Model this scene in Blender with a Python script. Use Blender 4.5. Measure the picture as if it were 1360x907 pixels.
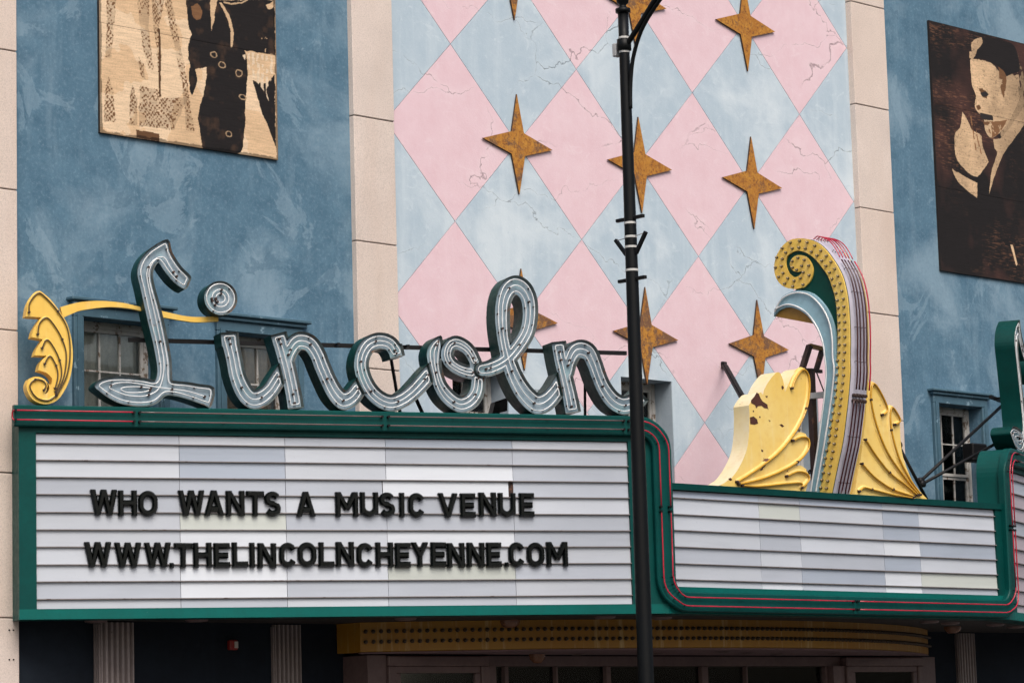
import bpy, bmesh, math, random
import numpy as np
from mathutils import Vector, Matrix
from mathutils.geometry import tessellate_polygon

for o in list(bpy.data.objects): bpy.data.objects.remove(o)
scene = bpy.context.scene
COL = scene.collection
R = math.radians
random.seed(7)

# ---------------------------------------------------------------- camera
YAW, PITCH, ROLL = R(45.84), R(8.05), R(-1.631)          # measured from the facade plane
d = Vector((math.cos(YAW)*math.cos(PITCH), math.sin(YAW)*math.cos(PITCH), math.sin(PITCH)))
r = Vector((math.sin(YAW), -math.cos(YAW), 0)); u = r.cross(d)
r, u = math.cos(ROLL)*r + math.sin(ROLL)*u, -math.sin(ROLL)*r + math.cos(ROLL)*u
cam = bpy.data.cameras.new('camera'); cam_o = bpy.data.objects.new('camera', cam); COL.objects.link(cam_o)
cam_o.matrix_world = Matrix((( r.x, u.x, -d.x, -26.69), (r.y, u.y, -d.y, -25.0), (r.z, u.z, -d.z, 1.65), (0, 0, 0, 1)))
cam.sensor_width = 36; cam.lens = 3842/1360*36; cam.clip_start = .1; cam.clip_end = 3000
scene.camera = cam_o

# ---------------------------------------------------------------- light
SUN_EL, SUN_AZ = R(50), R(-118)      # azimuth measured from +x (math convention): south-west of the facade
w = bpy.data.worlds.new('World'); scene.world = w; w.use_nodes = True
nt = w.node_tree; bg = nt.nodes['Background']
sky = nt.nodes.new('ShaderNodeTexSky'); sky.sky_type = 'NISHITA'; sky.sun_disc = False
sky.sun_elevation = SUN_EL; sky.sun_rotation = math.pi/2 - SUN_AZ
sky.air_density = 1.0; sky.dust_density = 6.0; sky.ozone_density = 1.0
nt.links.new(sky.outputs[0], bg.inputs[0]); bg.inputs[1].default_value = .1
sun = bpy.data.lights.new('sun', 'SUN'); sun.energy = 1.3; sun.angle = R(35); sun.color = (1, .975, .95)
so = bpy.data.objects.new('sun', sun); COL.objects.link(so)
sd = Vector((math.cos(SUN_EL)*math.cos(SUN_AZ), math.cos(SUN_EL)*math.sin(SUN_AZ), math.sin(SUN_EL)))
so.rotation_euler = sd.to_track_quat('Z', 'Y').to_euler(); so.location = (0, -30, 40)
vs = scene.view_settings; vs.view_transform = 'Standard'; vs.look = 'None'; vs.gamma = 1; vs.exposure = 0.55
vs.use_curve_mapping = False

# ---------------------------------------------------------------- metric data (metres; u along the left marquee face, x along the facade, z up)
L_OUTLINE = [(1.591,7.075),(1.628,6.959),(1.683,6.861),(1.749,6.775),(1.834,6.693),(1.82,6.633),(1.774,6.563),(1.658,6.634),(1.569,6.735),(1.514,6.815),(1.485,6.836),(1.446,6.786),(1.423,6.697),(1.444,6.565),(1.487,6.412),(1.54,6.193),(1.583,5.975),(1.614,5.778),(1.618,5.603),(1.645,5.577),(1.779,5.567),(1.914,5.547),(2.075,5.513),(2.041,5.326),(1.978,5.336),(1.822,5.388),(1.665,5.428),(1.554,5.431),(1.486,5.37),(1.397,5.325),(1.242,5.312),(1.065,5.341),(0.934,5.404),(0.847,5.467),(0.803,5.509),(0.837,5.56),(0.914,5.594),(1.024,5.612),(1.178,5.611),(1.333,5.597),(1.433,5.581),(1.462,5.621),(1.472,5.709),(1.458,5.818),(1.426,5.993),(1.384,6.167),(1.341,6.363),(1.299,6.56),(1.267,6.713),(1.291,6.824),(1.347,6.915),(1.438,6.996)]
L_CENTRE_TUBE = [(1.692,6.695),(1.626,6.781),(1.56,6.883),(1.481,6.88),(1.402,6.806),(1.367,6.695),(1.399,6.497),(1.452,6.257),(1.505,5.995),(1.54,5.776),(1.522,5.601),(1.465,5.479),(1.331,5.418),(1.154,5.419),(1.001,5.47),(0.957,5.502),(1.023,5.542),(1.178,5.554),(1.399,5.522),(1.599,5.497),(1.778,5.479),(1.979,5.424)]
L_INNER_TUBE = [(1.399,5.5),(1.266,5.512),(1.122,5.505),(1.078,5.482),(1.144,5.451),(1.287,5.454),(1.387,5.478)]
I_DOT = (2.163,6.475,0.175)
SCRIPT = {
  'i': [(2.253,6.106,0.09),(2.265,6.003,0.086),(2.299,5.844,0.083),(2.332,5.668,0.084),(2.385,5.528,0.09),(2.447,5.437,0.093),(2.519,5.403,0.095),(2.611,5.432,0.09),(2.704,5.513,0.083),(2.78,5.625,0.081),(2.855,5.733,0.08)],
  'n': [(2.797,6.11,0.084),(2.823,6.018,0.082),(2.867,5.858,0.082),(2.909,5.681,0.082),(2.952,5.468,0.082),(2.973,5.323,0.083)],
  'n_arch': [(2.884,5.823,0.076),(2.923,5.931,0.08),(2.99,6.022,0.087),(3.064,6.042,0.091),(3.156,6.008,0.088),(3.229,5.903,0.084),(3.282,5.77,0.084),(3.344,5.628,0.084),(3.407,5.509,0.088),(3.471,5.434,0.093),(3.526,5.412,0.095),(3.612,5.454,0.088),(3.689,5.551,0.081),(3.757,5.646,0.077)],
  'c': [(4.133,5.899,0.079),(4.114,5.959,0.079),(4.06,6.033,0.079),(3.977,6.064,0.082),(3.893,6.059,0.082),(3.809,6.017,0.081),(3.749,5.93,0.079),(3.719,5.823,0.077),(3.73,5.718,0.077),(3.775,5.6,0.078),(3.846,5.496,0.081),(3.948,5.419,0.083),(4.058,5.393,0.083),(4.17,5.429,0.082),(4.284,5.504,0.082),(4.384,5.599,0.085),(4.485,5.708,0.085),(4.543,5.776,0.075)],
  'o': [(4.63,6.119,0.014),(4.593,6.044,0.062),(4.559,5.95,0.08),(4.559,5.843,0.071),(4.578,5.737,0.065),(4.616,5.604,0.071),(4.691,5.492,0.08),(4.788,5.414,0.082),(4.872,5.393,0.085),(4.973,5.438,0.083),(5.039,5.526,0.079),(5.064,5.64,0.076),(5.06,5.774,0.066),(5.021,5.894,0.064),(4.96,5.993,0.066),(4.876,6.051,0.069),(4.798,6.066,0.069),(4.736,6.021,0.066),(4.71,5.927,0.066),(4.75,5.841,0.066),(4.854,5.776,0.066),(4.981,5.746,0.069),(5.075,5.768,0.069)],
  'l': [(5.109,5.78,0.075),(5.201,5.796,0.08),(5.326,5.847,0.08),(5.441,5.927,0.08),(5.563,6.065,0.082),(5.657,6.213,0.082),(5.697,6.389,0.083),(5.69,6.564,0.089),(5.63,6.683,0.097),(5.534,6.726,0.101),(5.443,6.673,0.092),(5.383,6.535,0.082),(5.366,6.36,0.08),(5.373,6.186,0.076),(5.397,6.032,0.076),(5.439,5.859,0.084),(5.496,5.706,0.092),(5.584,5.554,0.1),(5.684,5.449,0.106),(5.766,5.412,0.108),(5.871,5.453,0.1),(5.978,5.561,0.091),(6.066,5.699,0.085),(6.111,5.778,0.081)],
  'n2': [(6.028,6.106,0.081),(6.053,5.932,0.081),(6.098,5.719,0.081),(6.144,5.506,0.083),(6.175,5.329,0.085)],
  'n2_arch': [(6.121,5.778,0.077),(6.153,5.895,0.081),(6.219,6.01,0.089),(6.304,6.037,0.097),(6.391,5.999,0.094),(6.45,5.883,0.087),(6.498,5.747,0.085),(6.557,5.612,0.087),(6.648,5.487,0.094),(6.751,5.424,0.098),(6.836,5.422,0.098),(6.944,5.467,0.094),(7.021,5.539,0.086)],
}
ACANTHUS = [(0.227,6.489),(0.267,6.463),(0.34,6.401),(0.412,6.312),(0.476,6.214),(0.53,6.097),(0.56,5.97),(0.57,5.825),(0.558,5.679),(0.526,5.551),(0.471,5.441),(0.406,5.358),(0.315,5.315),(0.225,5.319),(0.144,5.363),(0.099,5.434),(0.085,5.506),(0.108,5.569),(0.172,5.594),(0.253,5.581),(0.307,5.528),(0.322,5.474),(0.301,5.429),(0.271,5.419),(0.294,5.456),(0.291,5.501),(0.266,5.535),(0.284,5.546),(0.335,5.507),(0.353,5.556),(0.335,5.601),(0.284,5.64),(0.208,5.662),(0.223,5.725),(0.264,5.784),(0.304,5.814),(0.169,5.815),(0.195,5.888),(0.257,5.984),(0.138,6.004),(0.163,6.087),(0.22,6.179),(0.244,6.212),(0.081,6.218),(0.103,6.339),(0.158,6.441)]
ACANTHUS_TUBE = {
  0: [(0.112,6.258),(0.121,6.358),(0.204,6.461),(0.285,6.418),(0.412,6.276),(0.512,6.096),(0.537,5.842),(0.499,5.605),(0.392,5.4)],
  1: [(0.201,6.033),(0.22,6.143),(0.293,6.208),(0.375,6.129),(0.456,5.985),(0.497,5.823),(0.472,5.604),(0.389,5.412)],
  2: [(0.246,5.889),(0.292,5.977),(0.355,5.919),(0.427,5.767),(0.444,5.604),(0.385,5.439)],
  3: [(0.272,5.727),(0.327,5.81),(0.39,5.711),(0.408,5.603),(0.38,5.475)],
  4: [(0.388,5.4),(0.297,5.347),(0.18,5.381),(0.117,5.488),(0.172,5.562),(0.253,5.549),(0.284,5.501),(0.262,5.455)],
}
ARM_TOP = [(0.476,6.348),(0.587,6.383),(0.707,6.411),(0.907,6.428),(1.132,6.416),(1.31,6.382),(1.562,6.341),(1.806,6.296),(1.979,6.289),(2.177,6.303)]
ARM_BOT = [(0.507,6.238),(0.61,6.288),(0.706,6.323),(0.947,6.362),(1.132,6.364),(1.31,6.341),(1.561,6.277),(1.847,6.237),(1.978,6.233),(2.176,6.247)]
CREST_OUTER = [(-3.055,4.568),(-3.153,4.865),(-3.25,5.151),(-3.322,5.461),(-3.372,5.709),(-3.414,5.979),(-3.421,6.148),(-3.438,6.379),(-3.442,6.647),(-3.426,6.882),(-3.381,7.086),(-3.319,7.221),(-3.234,7.35),(-3.126,7.484),(-3.015,7.576),(-2.878,7.644),(-2.739,7.677),(-2.597,7.68),(-2.475,7.633),(-2.374,7.537),(-2.32,7.416),(-2.325,7.286),(-2.391,7.176),(-2.494,7.107),(-2.634,7.07)]
CREST_SPIRAL = [(-2.776,7.074),(-2.874,7.138),(-2.921,7.24),(-2.908,7.333),(-2.843,7.424),(-2.751,7.469),(-2.657,7.473),(-2.588,7.433),(-2.568,7.372),(-2.605,7.306),(-2.681,7.274),(-2.747,7.279)]
CREST_GROOVE = [(-2.751,7.253),(-2.702,7.225),(-2.631,7.217),(-2.551,7.273),(-2.504,7.372),(-2.508,7.445),(-2.552,7.503),(-2.684,7.533),(-2.823,7.491),(-2.958,7.399),(-3.068,7.274),(-3.154,7.154),(-3.215,7.001),(-3.252,6.851),(-3.265,6.669),(-3.261,6.4),(-3.237,6.17),(-3.225,6.043),(-3.194,5.834),(-3.122,5.523),(-3.018,5.131),(-2.915,4.76),(-2.864,4.584)]
CREST_BLUE_TOP = [(-2.292,6.783),(-2.313,6.861),(-2.377,6.945),(-2.464,7.01),(-2.596,7.044),(-2.738,7.039),(-2.899,6.985),(-3.033,6.877),(-3.141,6.736),(-3.212,6.565),(-3.236,6.382),(-3.231,6.168),(-3.245,6.038),(-3.214,5.829),(-3.142,5.519),(-3.038,5.127),(-2.929,4.756),(-2.879,4.581)]
CREST_BLUE_IN = [(-2.292,6.78),(-2.371,6.836),(-2.515,6.863),(-2.655,6.826),(-2.792,6.745),(-2.891,6.641),(-2.977,6.504),(-3.037,6.334),(-3.051,6.171),(-3.06,6.102),(-3.057,5.953),(-3.015,5.702),(-2.943,5.391),(-2.871,5.079),(-2.785,4.769),(-2.742,4.593)]
CREST_BULB = [(-2.6,7.643),(-2.744,7.644),(-2.864,7.608),(-2.978,7.551),(-3.068,7.478),(-3.149,7.402),(-3.217,7.32),(-3.269,7.228),(-3.314,7.135),(-3.344,7.044),(-3.366,6.948),(-3.383,6.852),(-3.385,6.758),(-3.388,6.664),(-3.39,6.573),(-3.385,6.484),(-3.38,6.395),(-3.375,6.302),(-3.365,6.212),(-2.468,7.594),(-2.624,7.571),(-2.733,7.565),(-2.832,7.539),(-2.923,7.486),(-3.007,7.428),(-3.077,7.355),(-3.138,7.283),(-3.189,7.198),(-3.221,7.115),(-3.253,7.028),(-3.273,6.935),(-3.289,6.846),(-3.297,6.755),(-3.304,6.668),(-3.299,6.579),(-3.294,6.491),(-3.291,6.402),(-3.286,6.311),(-3.276,6.221),(-2.372,7.495),(-2.522,7.533),(-2.347,7.375),(-2.461,7.464),(-2.442,7.377),(-2.39,7.253),(-2.464,7.289),(-2.483,7.158),(-2.536,7.217),(-2.61,7.106),(-2.633,7.172),(-2.771,7.106),(-2.733,7.19),(-2.873,7.207),(-2.781,7.254),(-2.872,7.324),(-2.762,7.335),(-2.806,7.402),(-2.707,7.442),(-2.616,7.415),(-2.614,7.336),(-2.68,7.299),(-3.252,6.129),(-3.346,6.118),(-3.247,6.045),(-3.341,6.034),(-3.237,5.957),(-3.336,5.941),(-3.218,5.867),(-3.317,5.848),(-3.205,5.78),(-3.299,5.759),(-3.195,5.696),(-3.28,5.67),(-3.168,5.604),(-3.262,5.587),(-3.149,5.516),(-3.243,5.496),(-3.122,5.428),(-3.211,5.413),(-3.098,5.342),(-3.192,5.319),(-3.08,5.252),(-3.174,5.237),(-3.067,5.169),(-3.147,5.146),(-3.029,5.077),(-3.123,5.058),(-3.002,4.989),(-3.097,4.976),(-2.978,4.906),(-3.073,4.889),(-2.96,4.819),(-3.049,4.801),(-2.933,4.733),(-3.022,4.714),(-2.909,4.644),(-2.998,4.632)]
LEAF_L = [(-2.214,4.566),(-2.09,4.62),(-1.981,4.681),(-1.835,4.83),(-1.727,4.999),(-1.676,5.186),(-1.655,5.393),(-1.657,5.516),(-1.607,5.577),(-1.509,5.66),(-1.433,5.683),(-1.404,5.652),(-1.375,5.72),(-1.28,5.83),(-1.149,5.933),(-1.079,5.932),(-1.034,5.847),(-1.011,5.713),(-0.969,5.768),(-0.865,5.911),(-0.731,6.005),(-0.64,6.022),(-0.581,5.941),(-0.576,5.773),(-0.624,5.58),(-0.741,5.364),(-0.878,5.21),(-0.779,5.257),(-0.669,5.242),(-0.619,5.172),(-0.658,5.054),(-0.768,4.944),(-0.886,4.843),(-0.789,4.864),(-0.68,4.823),(-0.637,4.742),(-0.676,4.636),(-0.724,4.54),(-1.639,4.533)]
LEAF_L_TUBE = {
  0: [(-0.906,5.762),(-0.835,5.882),(-0.7,5.996),(-0.607,5.94),(-0.595,5.772),(-0.665,5.536),(-0.841,5.295),(-1.142,5.029),(-1.53,4.804),(-1.939,4.618)],
  1: [(-0.93,5.144),(-0.784,5.194),(-0.657,5.18),(-0.665,5.054),(-0.866,4.898),(-1.222,4.757),(-1.57,4.659),(-1.91,4.593)],
  2: [(-1.067,4.722),(-0.874,4.783),(-0.715,4.77),(-0.672,4.699),(-0.806,4.599),(-0.819,4.651),(-1.073,4.635),(-1.574,4.581),(-1.85,4.581)],
}
LEAF_R = [(0.18,4.546),(0.245,4.76),(0.326,4.977),(0.395,5.237),(0.465,5.519),(0.501,5.78),(0.542,5.89),(0.595,5.915),(0.676,5.878),(0.771,5.776),(0.847,5.65),(0.876,5.587),(0.917,5.633),(0.974,5.658),(1.048,5.598),(1.109,5.493),(1.112,5.297),(1.131,5.103),(1.205,4.933),(1.313,4.765),(1.476,4.631),(1.616,4.543)]
LEAF_R_TUBE = {
  0: [(0.754,5.548),(0.854,5.608),(0.802,5.734),(0.661,5.898),(0.583,5.897),(0.547,5.718),(0.627,5.421),(0.822,5.088),(1.11,4.821),(1.387,4.605)],
  1: [(0.985,5.442),(1.093,5.503),(0.966,5.647),(0.91,5.589),(0.912,5.373),(1.025,5.055),(1.212,4.804),(1.422,4.607)],
  2: [(0.411,5.227),(0.583,5.054),(0.839,4.852),(1.137,4.714),(1.353,4.604)],
  3: [(0.323,4.934),(0.563,4.775),(0.892,4.65),(1.299,4.58)],
  4: [(0.25,4.601),(0.336,4.648),(0.486,4.633),(0.887,4.585),(1.263,4.563)],
}
CHIPS = [[(-1.557,5.625),(-1.514,5.674),(-1.478,5.662),(-1.45,5.612),(-1.415,5.577),(-1.335,5.546),(-1.326,5.499),(-1.394,5.501),(-1.439,5.525),(-1.502,5.515),(-1.535,5.487),(-1.548,5.523),(-1.615,5.543),(-1.619,5.576)],
 [(-1.65,5.377),(-1.587,5.393),(-1.527,5.363),(-1.511,5.315),(-1.577,5.295),(-1.648,5.301)],
 [(-1.133,5.324),(-1.092,5.333),(-1.052,5.308),(-1.088,5.294)],
 [(-1.07,5.778),(-1.044,5.788),(-1.027,5.76),(-1.054,5.737),(-1.069,5.749)],
 [(-1.471,5.017),(-1.437,5.004),(-1.451,4.987),(-1.475,4.994)],
 [(-2.067,4.651),(-2.021,4.663),(-1.998,4.64),(-2.035,4.626)],
 [(-1.595,5.462),(-1.576,5.463),(-1.575,5.443),(-1.593,5.442)],
 [(-1.488,5.399),(-1.466,5.402),(-1.464,5.382),(-1.486,5.38)],
 [(-1.325,5.367),(-1.291,5.361),(-1.301,5.344)],
 [(-1.367,5.642),(-1.323,5.649),(-1.334,5.623)]]
ROW1 = [('W', 0.741, 1.02, 4.167, 4.433), ('H', 1.034, 1.235, 4.167, 4.432), ('O', 1.248, 1.451, 4.167, 4.432), ('W', 1.669, 1.96, 4.167, 4.432), ('A', 1.957, 2.16, 4.167, 4.432), ('N', 2.185, 2.394, 4.167, 4.432), ('T', 2.402, 2.604, 4.168, 4.431), ('S', 2.603, 2.79, 4.168, 4.431), ('A', 2.956, 3.173, 4.168, 4.431), ('M', 3.394, 3.645, 4.168, 4.431), ('U', 3.664, 3.878, 4.168, 4.431), ('S', 3.885, 4.062, 4.168, 4.43), ('I', 4.098, 4.182, 4.168, 4.429), ('C', 4.21, 4.405, 4.168, 4.43), ('V', 4.554, 4.778, 4.168, 4.43), ('E', 4.814, 4.987, 4.168, 4.43), ('N', 5.024, 5.233, 4.168, 4.43), ('U', 5.252, 5.453, 4.169, 4.43), ('E', 5.494, 5.679, 4.169, 4.429)]
ROW2 = [('W', 0.674, 0.956, 3.633, 3.892), ('W', 0.993, 1.269, 3.633, 3.892), ('W', 1.304, 1.59, 3.633, 3.892), ('.', 1.57, 1.622, 3.632, 3.892), ('T', 1.619, 1.815, 3.632, 3.892), ('H', 1.828, 2.026, 3.632, 3.892), ('E', 2.051, 2.218, 3.632, 3.892), ('L', 2.246, 2.418, 3.631, 3.893), ('I', 2.425, 2.504, 3.631, 3.893), ('N', 2.524, 2.722, 3.631, 3.893), ('C', 2.759, 2.946, 3.631, 3.893), ('O', 2.966, 3.171, 3.63, 3.893), ('L', 3.191, 3.369, 3.63, 3.893), ('N', 3.388, 3.591, 3.63, 3.893), ('C', 3.615, 3.806, 3.629, 3.893), ('H', 3.83, 4.032, 3.629, 3.893), ('E', 4.049, 4.229, 3.629, 3.893), ('Y', 4.236, 4.431, 3.629, 3.893), ('E', 4.454, 4.633, 3.628, 3.893), ('N', 4.644, 4.85, 3.628, 3.893), ('N', 4.869, 5.077, 3.628, 3.893), ('E', 5.096, 5.279, 3.627, 3.893), ('.', 5.306, 5.361, 3.627, 3.893), ('C', 5.358, 5.548, 3.627, 3.894), ('O', 5.565, 5.782, 3.627, 3.894), ('M', 5.8, 6.059, 3.626, 3.894)]
POSTER1 = {
  'frock_dot1': [(-8.445,9.856),(-8.317,9.877),(-8.36,9.486),(-8.388,9.226),(-8.464,9.215),(-8.448,9.536)],
  'frock_dot2': [(-8.497,8.492),(-8.481,8.832),(-8.428,9.008),(-8.366,8.869),(-8.34,8.513)],
  'frock_dot3': [(-8.02,9.925),(-7.864,9.951),(-7.881,9.668),(-7.846,9.35),(-7.809,9.162),(-7.887,9.172),(-7.962,9.397),(-8.01,9.712)],
  'frock_dot4': [(-7.838,9.955),(-7.654,9.985),(-7.737,9.647),(-7.719,9.11),(-7.735,8.871),(-7.768,9.318)],
  'frock_dot5': [(-7.654,9.985),(-7.561,10),(-7.474,9.622),(-7.374,9.203),(-7.326,8.906),(-7.265,8.546),(-7.371,8.554),(-7.429,9.087),(-7.554,9.567)],
  'frock_dot6': [(-8.028,9.28),(-7.952,9.205),(-7.928,9.037),(-7.992,9.071)],
  'frock_dot7': [(-8.007,8.962),(-7.773,8.952),(-7.722,8.862),(-7.339,8.926),(-7.407,8.809),(-7.543,8.532),(-8.025,8.512)],
  'frock_dot8': [(-8.154,8.516),(-8.137,8.837),(-8.11,8.969),(-8.047,8.807),(-8.051,8.508)],
  'fold': [(-7.748,9.645),(-7.722,9.649),(-7.717,8.874),(-7.748,8.88)],
  'trouser': [(-7.321,9.57),(-7.255,9.656),(-6.992,9.653),(-6.583,9.616),(-6.491,9.397),(-6.524,9.105),(-6.562,8.55),(-6.675,8.365),(-7.148,8.356),(-7.185,8.557),(-7.208,8.749),(-7.11,9.045),(-7.078,9.311),(-7.294,9.236),(-7.332,9.383)],
  'coat': [(-7.361,10.033),(-6.083,10.241),(-6.083,9.591),(-6.611,9.579),(-6.966,9.58),(-7.261,9.612),(-7.338,9.818)],
  'leg2': [(-6.424,9.252),(-6.23,9.235),(-6.101,9.365),(-6.1,8.52),(-6.186,8.686),(-6.319,8.956)],
  'shadow1': [(-7.32,9.254),(-7.253,9.286),(-7.215,9.139),(-7.285,8.955),(-7.324,9.037)],
  'coat_gap1': [(-6.997,10.092),(-6.916,10.105),(-6.945,9.968),(-7.004,9.728),(-7.019,9.956)],
  'coat_gap2': [(-6.889,10.077),(-6.835,10.063),(-6.728,9.914),(-6.69,9.743),(-6.707,9.597),(-6.734,9.604),(-6.738,9.802),(-6.796,9.948)],
  'coat_gap3': [(-6.82,10.103),(-6.683,10.11),(-6.475,10.177),(-6.49,10.153),(-6.656,10.094),(-6.807,10.083)],
  'coat_gap4': [(-6.211,10.153),(-6.091,10.24),(-6.093,10.15),(-6.17,10.11)],
  'bag': [(-7.296,9.956),(-7.201,10.015),(-7.135,9.938),(-7.164,9.846),(-7.258,9.842)],
  'fringe': [(-6.571,9.518),(-6.446,9.57),(-6.125,9.562),(-6.116,9.34),(-6.232,9.168),(-6.192,9.04),(-6.273,9.162),(-6.423,9.296),(-6.504,9.44)],
  'block': [(-8.064,8.464),(-7.754,8.462),(-7.755,8.365),(-8.065,8.379)],
  'patch': [(-6.373,9.759),(-6.191,9.776),(-6.223,9.592),(-6.264,9.608),(-6.276,9.718)],
}
POSTER2 = {
  'face': [(7.072,11.483),(7.28,11.514),(7.602,11.501),(7.914,11.345),(8.251,11.434),(8.252,11.069),(7.99,10.71),(7.778,10.521),(7.505,10.366),(7.353,10.466),(7.335,10.643),(7.212,10.706),(7.124,10.794),(7.169,10.959),(7.086,11.107),(7.07,11.304)],
  'hairlight': [(7.055,11.501),(7.139,11.753),(7.374,11.869),(7.398,11.772),(7.259,11.651),(7.182,11.5)],
  'ear': [(7.916,11.365),(8.118,11.415),(8.2,11.224),(8.111,10.968),(7.919,11.023)],
  'hairlight2': [(8.125,11.883),(8.247,11.759),(8.382,11.412),(8.349,11.042),(8.226,11.146),(8.225,11.511)],
  'brow': [(7.243,11.069),(7.472,11.121),(7.438,10.948),(7.33,10.961)],
  'stache': [(7.245,10.71),(7.534,10.709),(7.56,10.633),(7.302,10.627)],
  'beard': [(7.363,10.587),(7.79,10.663),(7.924,10.701),(7.708,10.472),(7.505,10.366)],
  'burn': [(7.763,11.484),(7.947,11.35),(7.851,10.993),(7.771,11.204)],
  'collar': [(7.536,10.35),(7.804,10.444),(8.342,10.959),(8.317,10.672),(7.816,10.206),(7.558,9.855),(7.369,9.515),(7.448,9.842),(7.615,10.141),(7.557,10.213)],
  'hand': [(6.828,10.666),(6.945,10.551),(7.029,10.424),(7.249,10.373),(7.267,10.217),(7.396,9.994),(7.1,9.741),(6.82,9.806),(6.614,9.977),(6.608,10.291),(6.745,10.426)],
  'cuff': [(6.505,9.788),(6.75,9.719),(7.092,9.641),(7.073,9.423),(6.858,9.496),(6.617,9.625)],
  'hair': [(7.15,11.491),(7.266,11.652),(7.398,11.772),(7.374,11.869),(7.7,11.899),(8.125,11.883),(8.247,11.759),(8.292,11.513),(8.105,11.421),(7.928,11.355),(7.845,11.448),(7.634,11.506),(7.379,11.541)],
  'neck': [(7.99,10.71),(8.252,11.061),(8.355,11.103),(8.342,10.959),(7.804,10.444),(7.722,10.474)],
  'eye': [(7.277,11.014),(7.402,11.051),(7.483,11.019),(7.414,10.969),(7.324,10.973)],
  'nostril': [(7.157,10.806),(7.235,10.825),(7.283,10.783),(7.203,10.749)],
  'lip': [(7.318,10.589),(7.473,10.601),(7.443,10.55),(7.34,10.544)],
  'scratch': [(7.825,8.812),(7.878,8.817),(7.97,8.528),(7.93,8.525)],
}
# ---------------------------------------------------------------- constants of the place
LF = R(22.17)
P0 = Vector((-9.845, -.375, 0)); C1 = Vector((-3.13, -3.112, 0)); FL = 7.251
ZB, ZT, ZF = 3.11, 5.285, 4.56          # marquee bottom, top of the side cabinets, top of the front cabinet
TOPZ = 14.2

# ---------------------------------------------------------------- materials
MATS = {}
def lin(c): return tuple(((v/255)/12.92 if v/255 <= .04045 else ((v/255+.055)/1.055)**2.4) for v in c)
class NB:
    def __init__(s, name):
        s.m = bpy.data.materials.new(name); s.m.use_nodes = True; s.t = s.m.node_tree
        s.b = s.t.nodes['Principled BSDF']; s.out = s.t.nodes['Material Output']; s._pos = None
    def n(s, typ, **kw):
        x = s.t.nodes.new(typ)
        for k, v in kw.items():
            if k.startswith('i_'): 
                key = k[2:]; key = int(key) if key.isdigit() else key.replace('_', ' ')
                x.inputs[key].default_value = v
            else: setattr(x, k, v)
        return x
    def l(s, a, b): s.t.links.new(a, b)
    def pos(s, sc=(1, 1, 1)):
        g = s.n('ShaderNodeNewGeometry') if s._pos is None else s._pos
        s._pos = g
        if sc == (1, 1, 1): return g.outputs['Position']
        m = s.n('ShaderNodeVectorMath', operation='MULTIPLY'); s.l(g.outputs['Position'], m.inputs[0]); m.inputs[1].default_value = sc
        return m.outputs[0]
    def noise(s, scale, detail=5, rough=.55, sc=(1, 1, 1), dist=0):
        x = s.n('ShaderNodeTexNoise'); x.inputs['Scale'].default_value = scale; x.inputs['Detail'].default_value = detail
        x.inputs['Roughness'].default_value = rough; x.inputs['Distortion'].default_value = dist
        s.l(s.pos(sc), x.inputs['Vector']); return x.outputs['Fac']
    def ramp(s, fac, a, b, lo=0, hi=1):
        x = s.n('ShaderNodeMapRange'); x.inputs['From Min'].default_value = a; x.inputs['From Max'].default_value = b
        x.inputs['To Min'].default_value = lo; x.inputs['To Max'].default_value = hi; s.l(fac, x.inputs['Value']); return x.outputs[0]
    def mul(s, a, b, op='MULTIPLY'):
        x = s.n('ShaderNodeMath', operation=op)
        for i, v in enumerate((a, b)):
            if isinstance(v, (int, float)): x.inputs[i].default_value = v
            else: s.l(v, x.inputs[i])
        return x.outputs[0]
    def mix(s, fac, a, b):
        x = s.n('ShaderNodeMix', data_type='RGBA')
        if isinstance(fac, (int, float)): x.inputs[0].default_value = fac
        else: s.l(fac, x.inputs[0])
        for i, v in ((6, a), (7, b)):
            if isinstance(v, tuple): x.inputs[i].default_value = (*v[:3], 1)
            else: s.l(v, x.inputs[i])
        return x.outputs[2]
    def bump(s, h, strength=.2, dist=.01):
        x = s.n('ShaderNodeBump'); x.inputs['Strength'].default_value = strength; x.inputs['Distance'].default_value = dist
        s.l(h, x.inputs['Height']); s.l(x.outputs[0], s.b.inputs['Normal'])
    def done(s, col, rough=.6, metal=0, spec=.5):
        if isinstance(col, tuple): s.b.inputs['Base Color'].default_value = (*col[:3], 1)
        else: s.l(col, s.b.inputs['Base Color'])
        if isinstance(rough, (int, float)): s.b.inputs['Roughness'].default_value = rough
        else: s.l(rough, s.b.inputs['Roughness'])
        s.b.inputs['Metallic'].default_value = metal; s.b.inputs['Specular IOR Level'].default_value = spec
        MATS[s.m.name] = s.m; return s.m

def scal(c, k): return tuple(min(1, v*k) for v in c[:3])

def painted(name, col, rough=.45, wear=None, wearth=.66, dirt=.75, bump=.08, sc=1.0, rnd=0, spec=.5):
    """paint with mottled dirt, optional chips showing another colour"""
    b = NB(name)
    n1 = b.noise(2.2*sc, 6, .6); n2 = b.noise(17*sc, 5, .6)
    c = b.mix(b.ramp(n1, .35, .68), col, scal(col, dirt))
    c = b.mix(b.ramp(n2, .45, .75, 0, .45), c, scal(col, dirt*.85))
    if rnd:
        oi = b.n('ShaderNodeObjectInfo'); h = b.n('ShaderNodeHueSaturation')
        b.l(b.ramp(oi.outputs['Random'], 0, 1, 1-rnd, 1+rnd), h.inputs['Value']); b.l(c, h.inputs['Color']); c = h.outputs[0]
    if wear:
        n3 = b.noise(9*sc, 8, .7)
        c = b.mix(b.ramp(n3, wearth, wearth+.03), c, wear)
    if bump: b.bump(b.noise(60*sc, 4), bump, .004)
    return b.done(c, b.ramp(n2, .3, .7, rough-.07, rough+.12), 0, spec)

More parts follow.
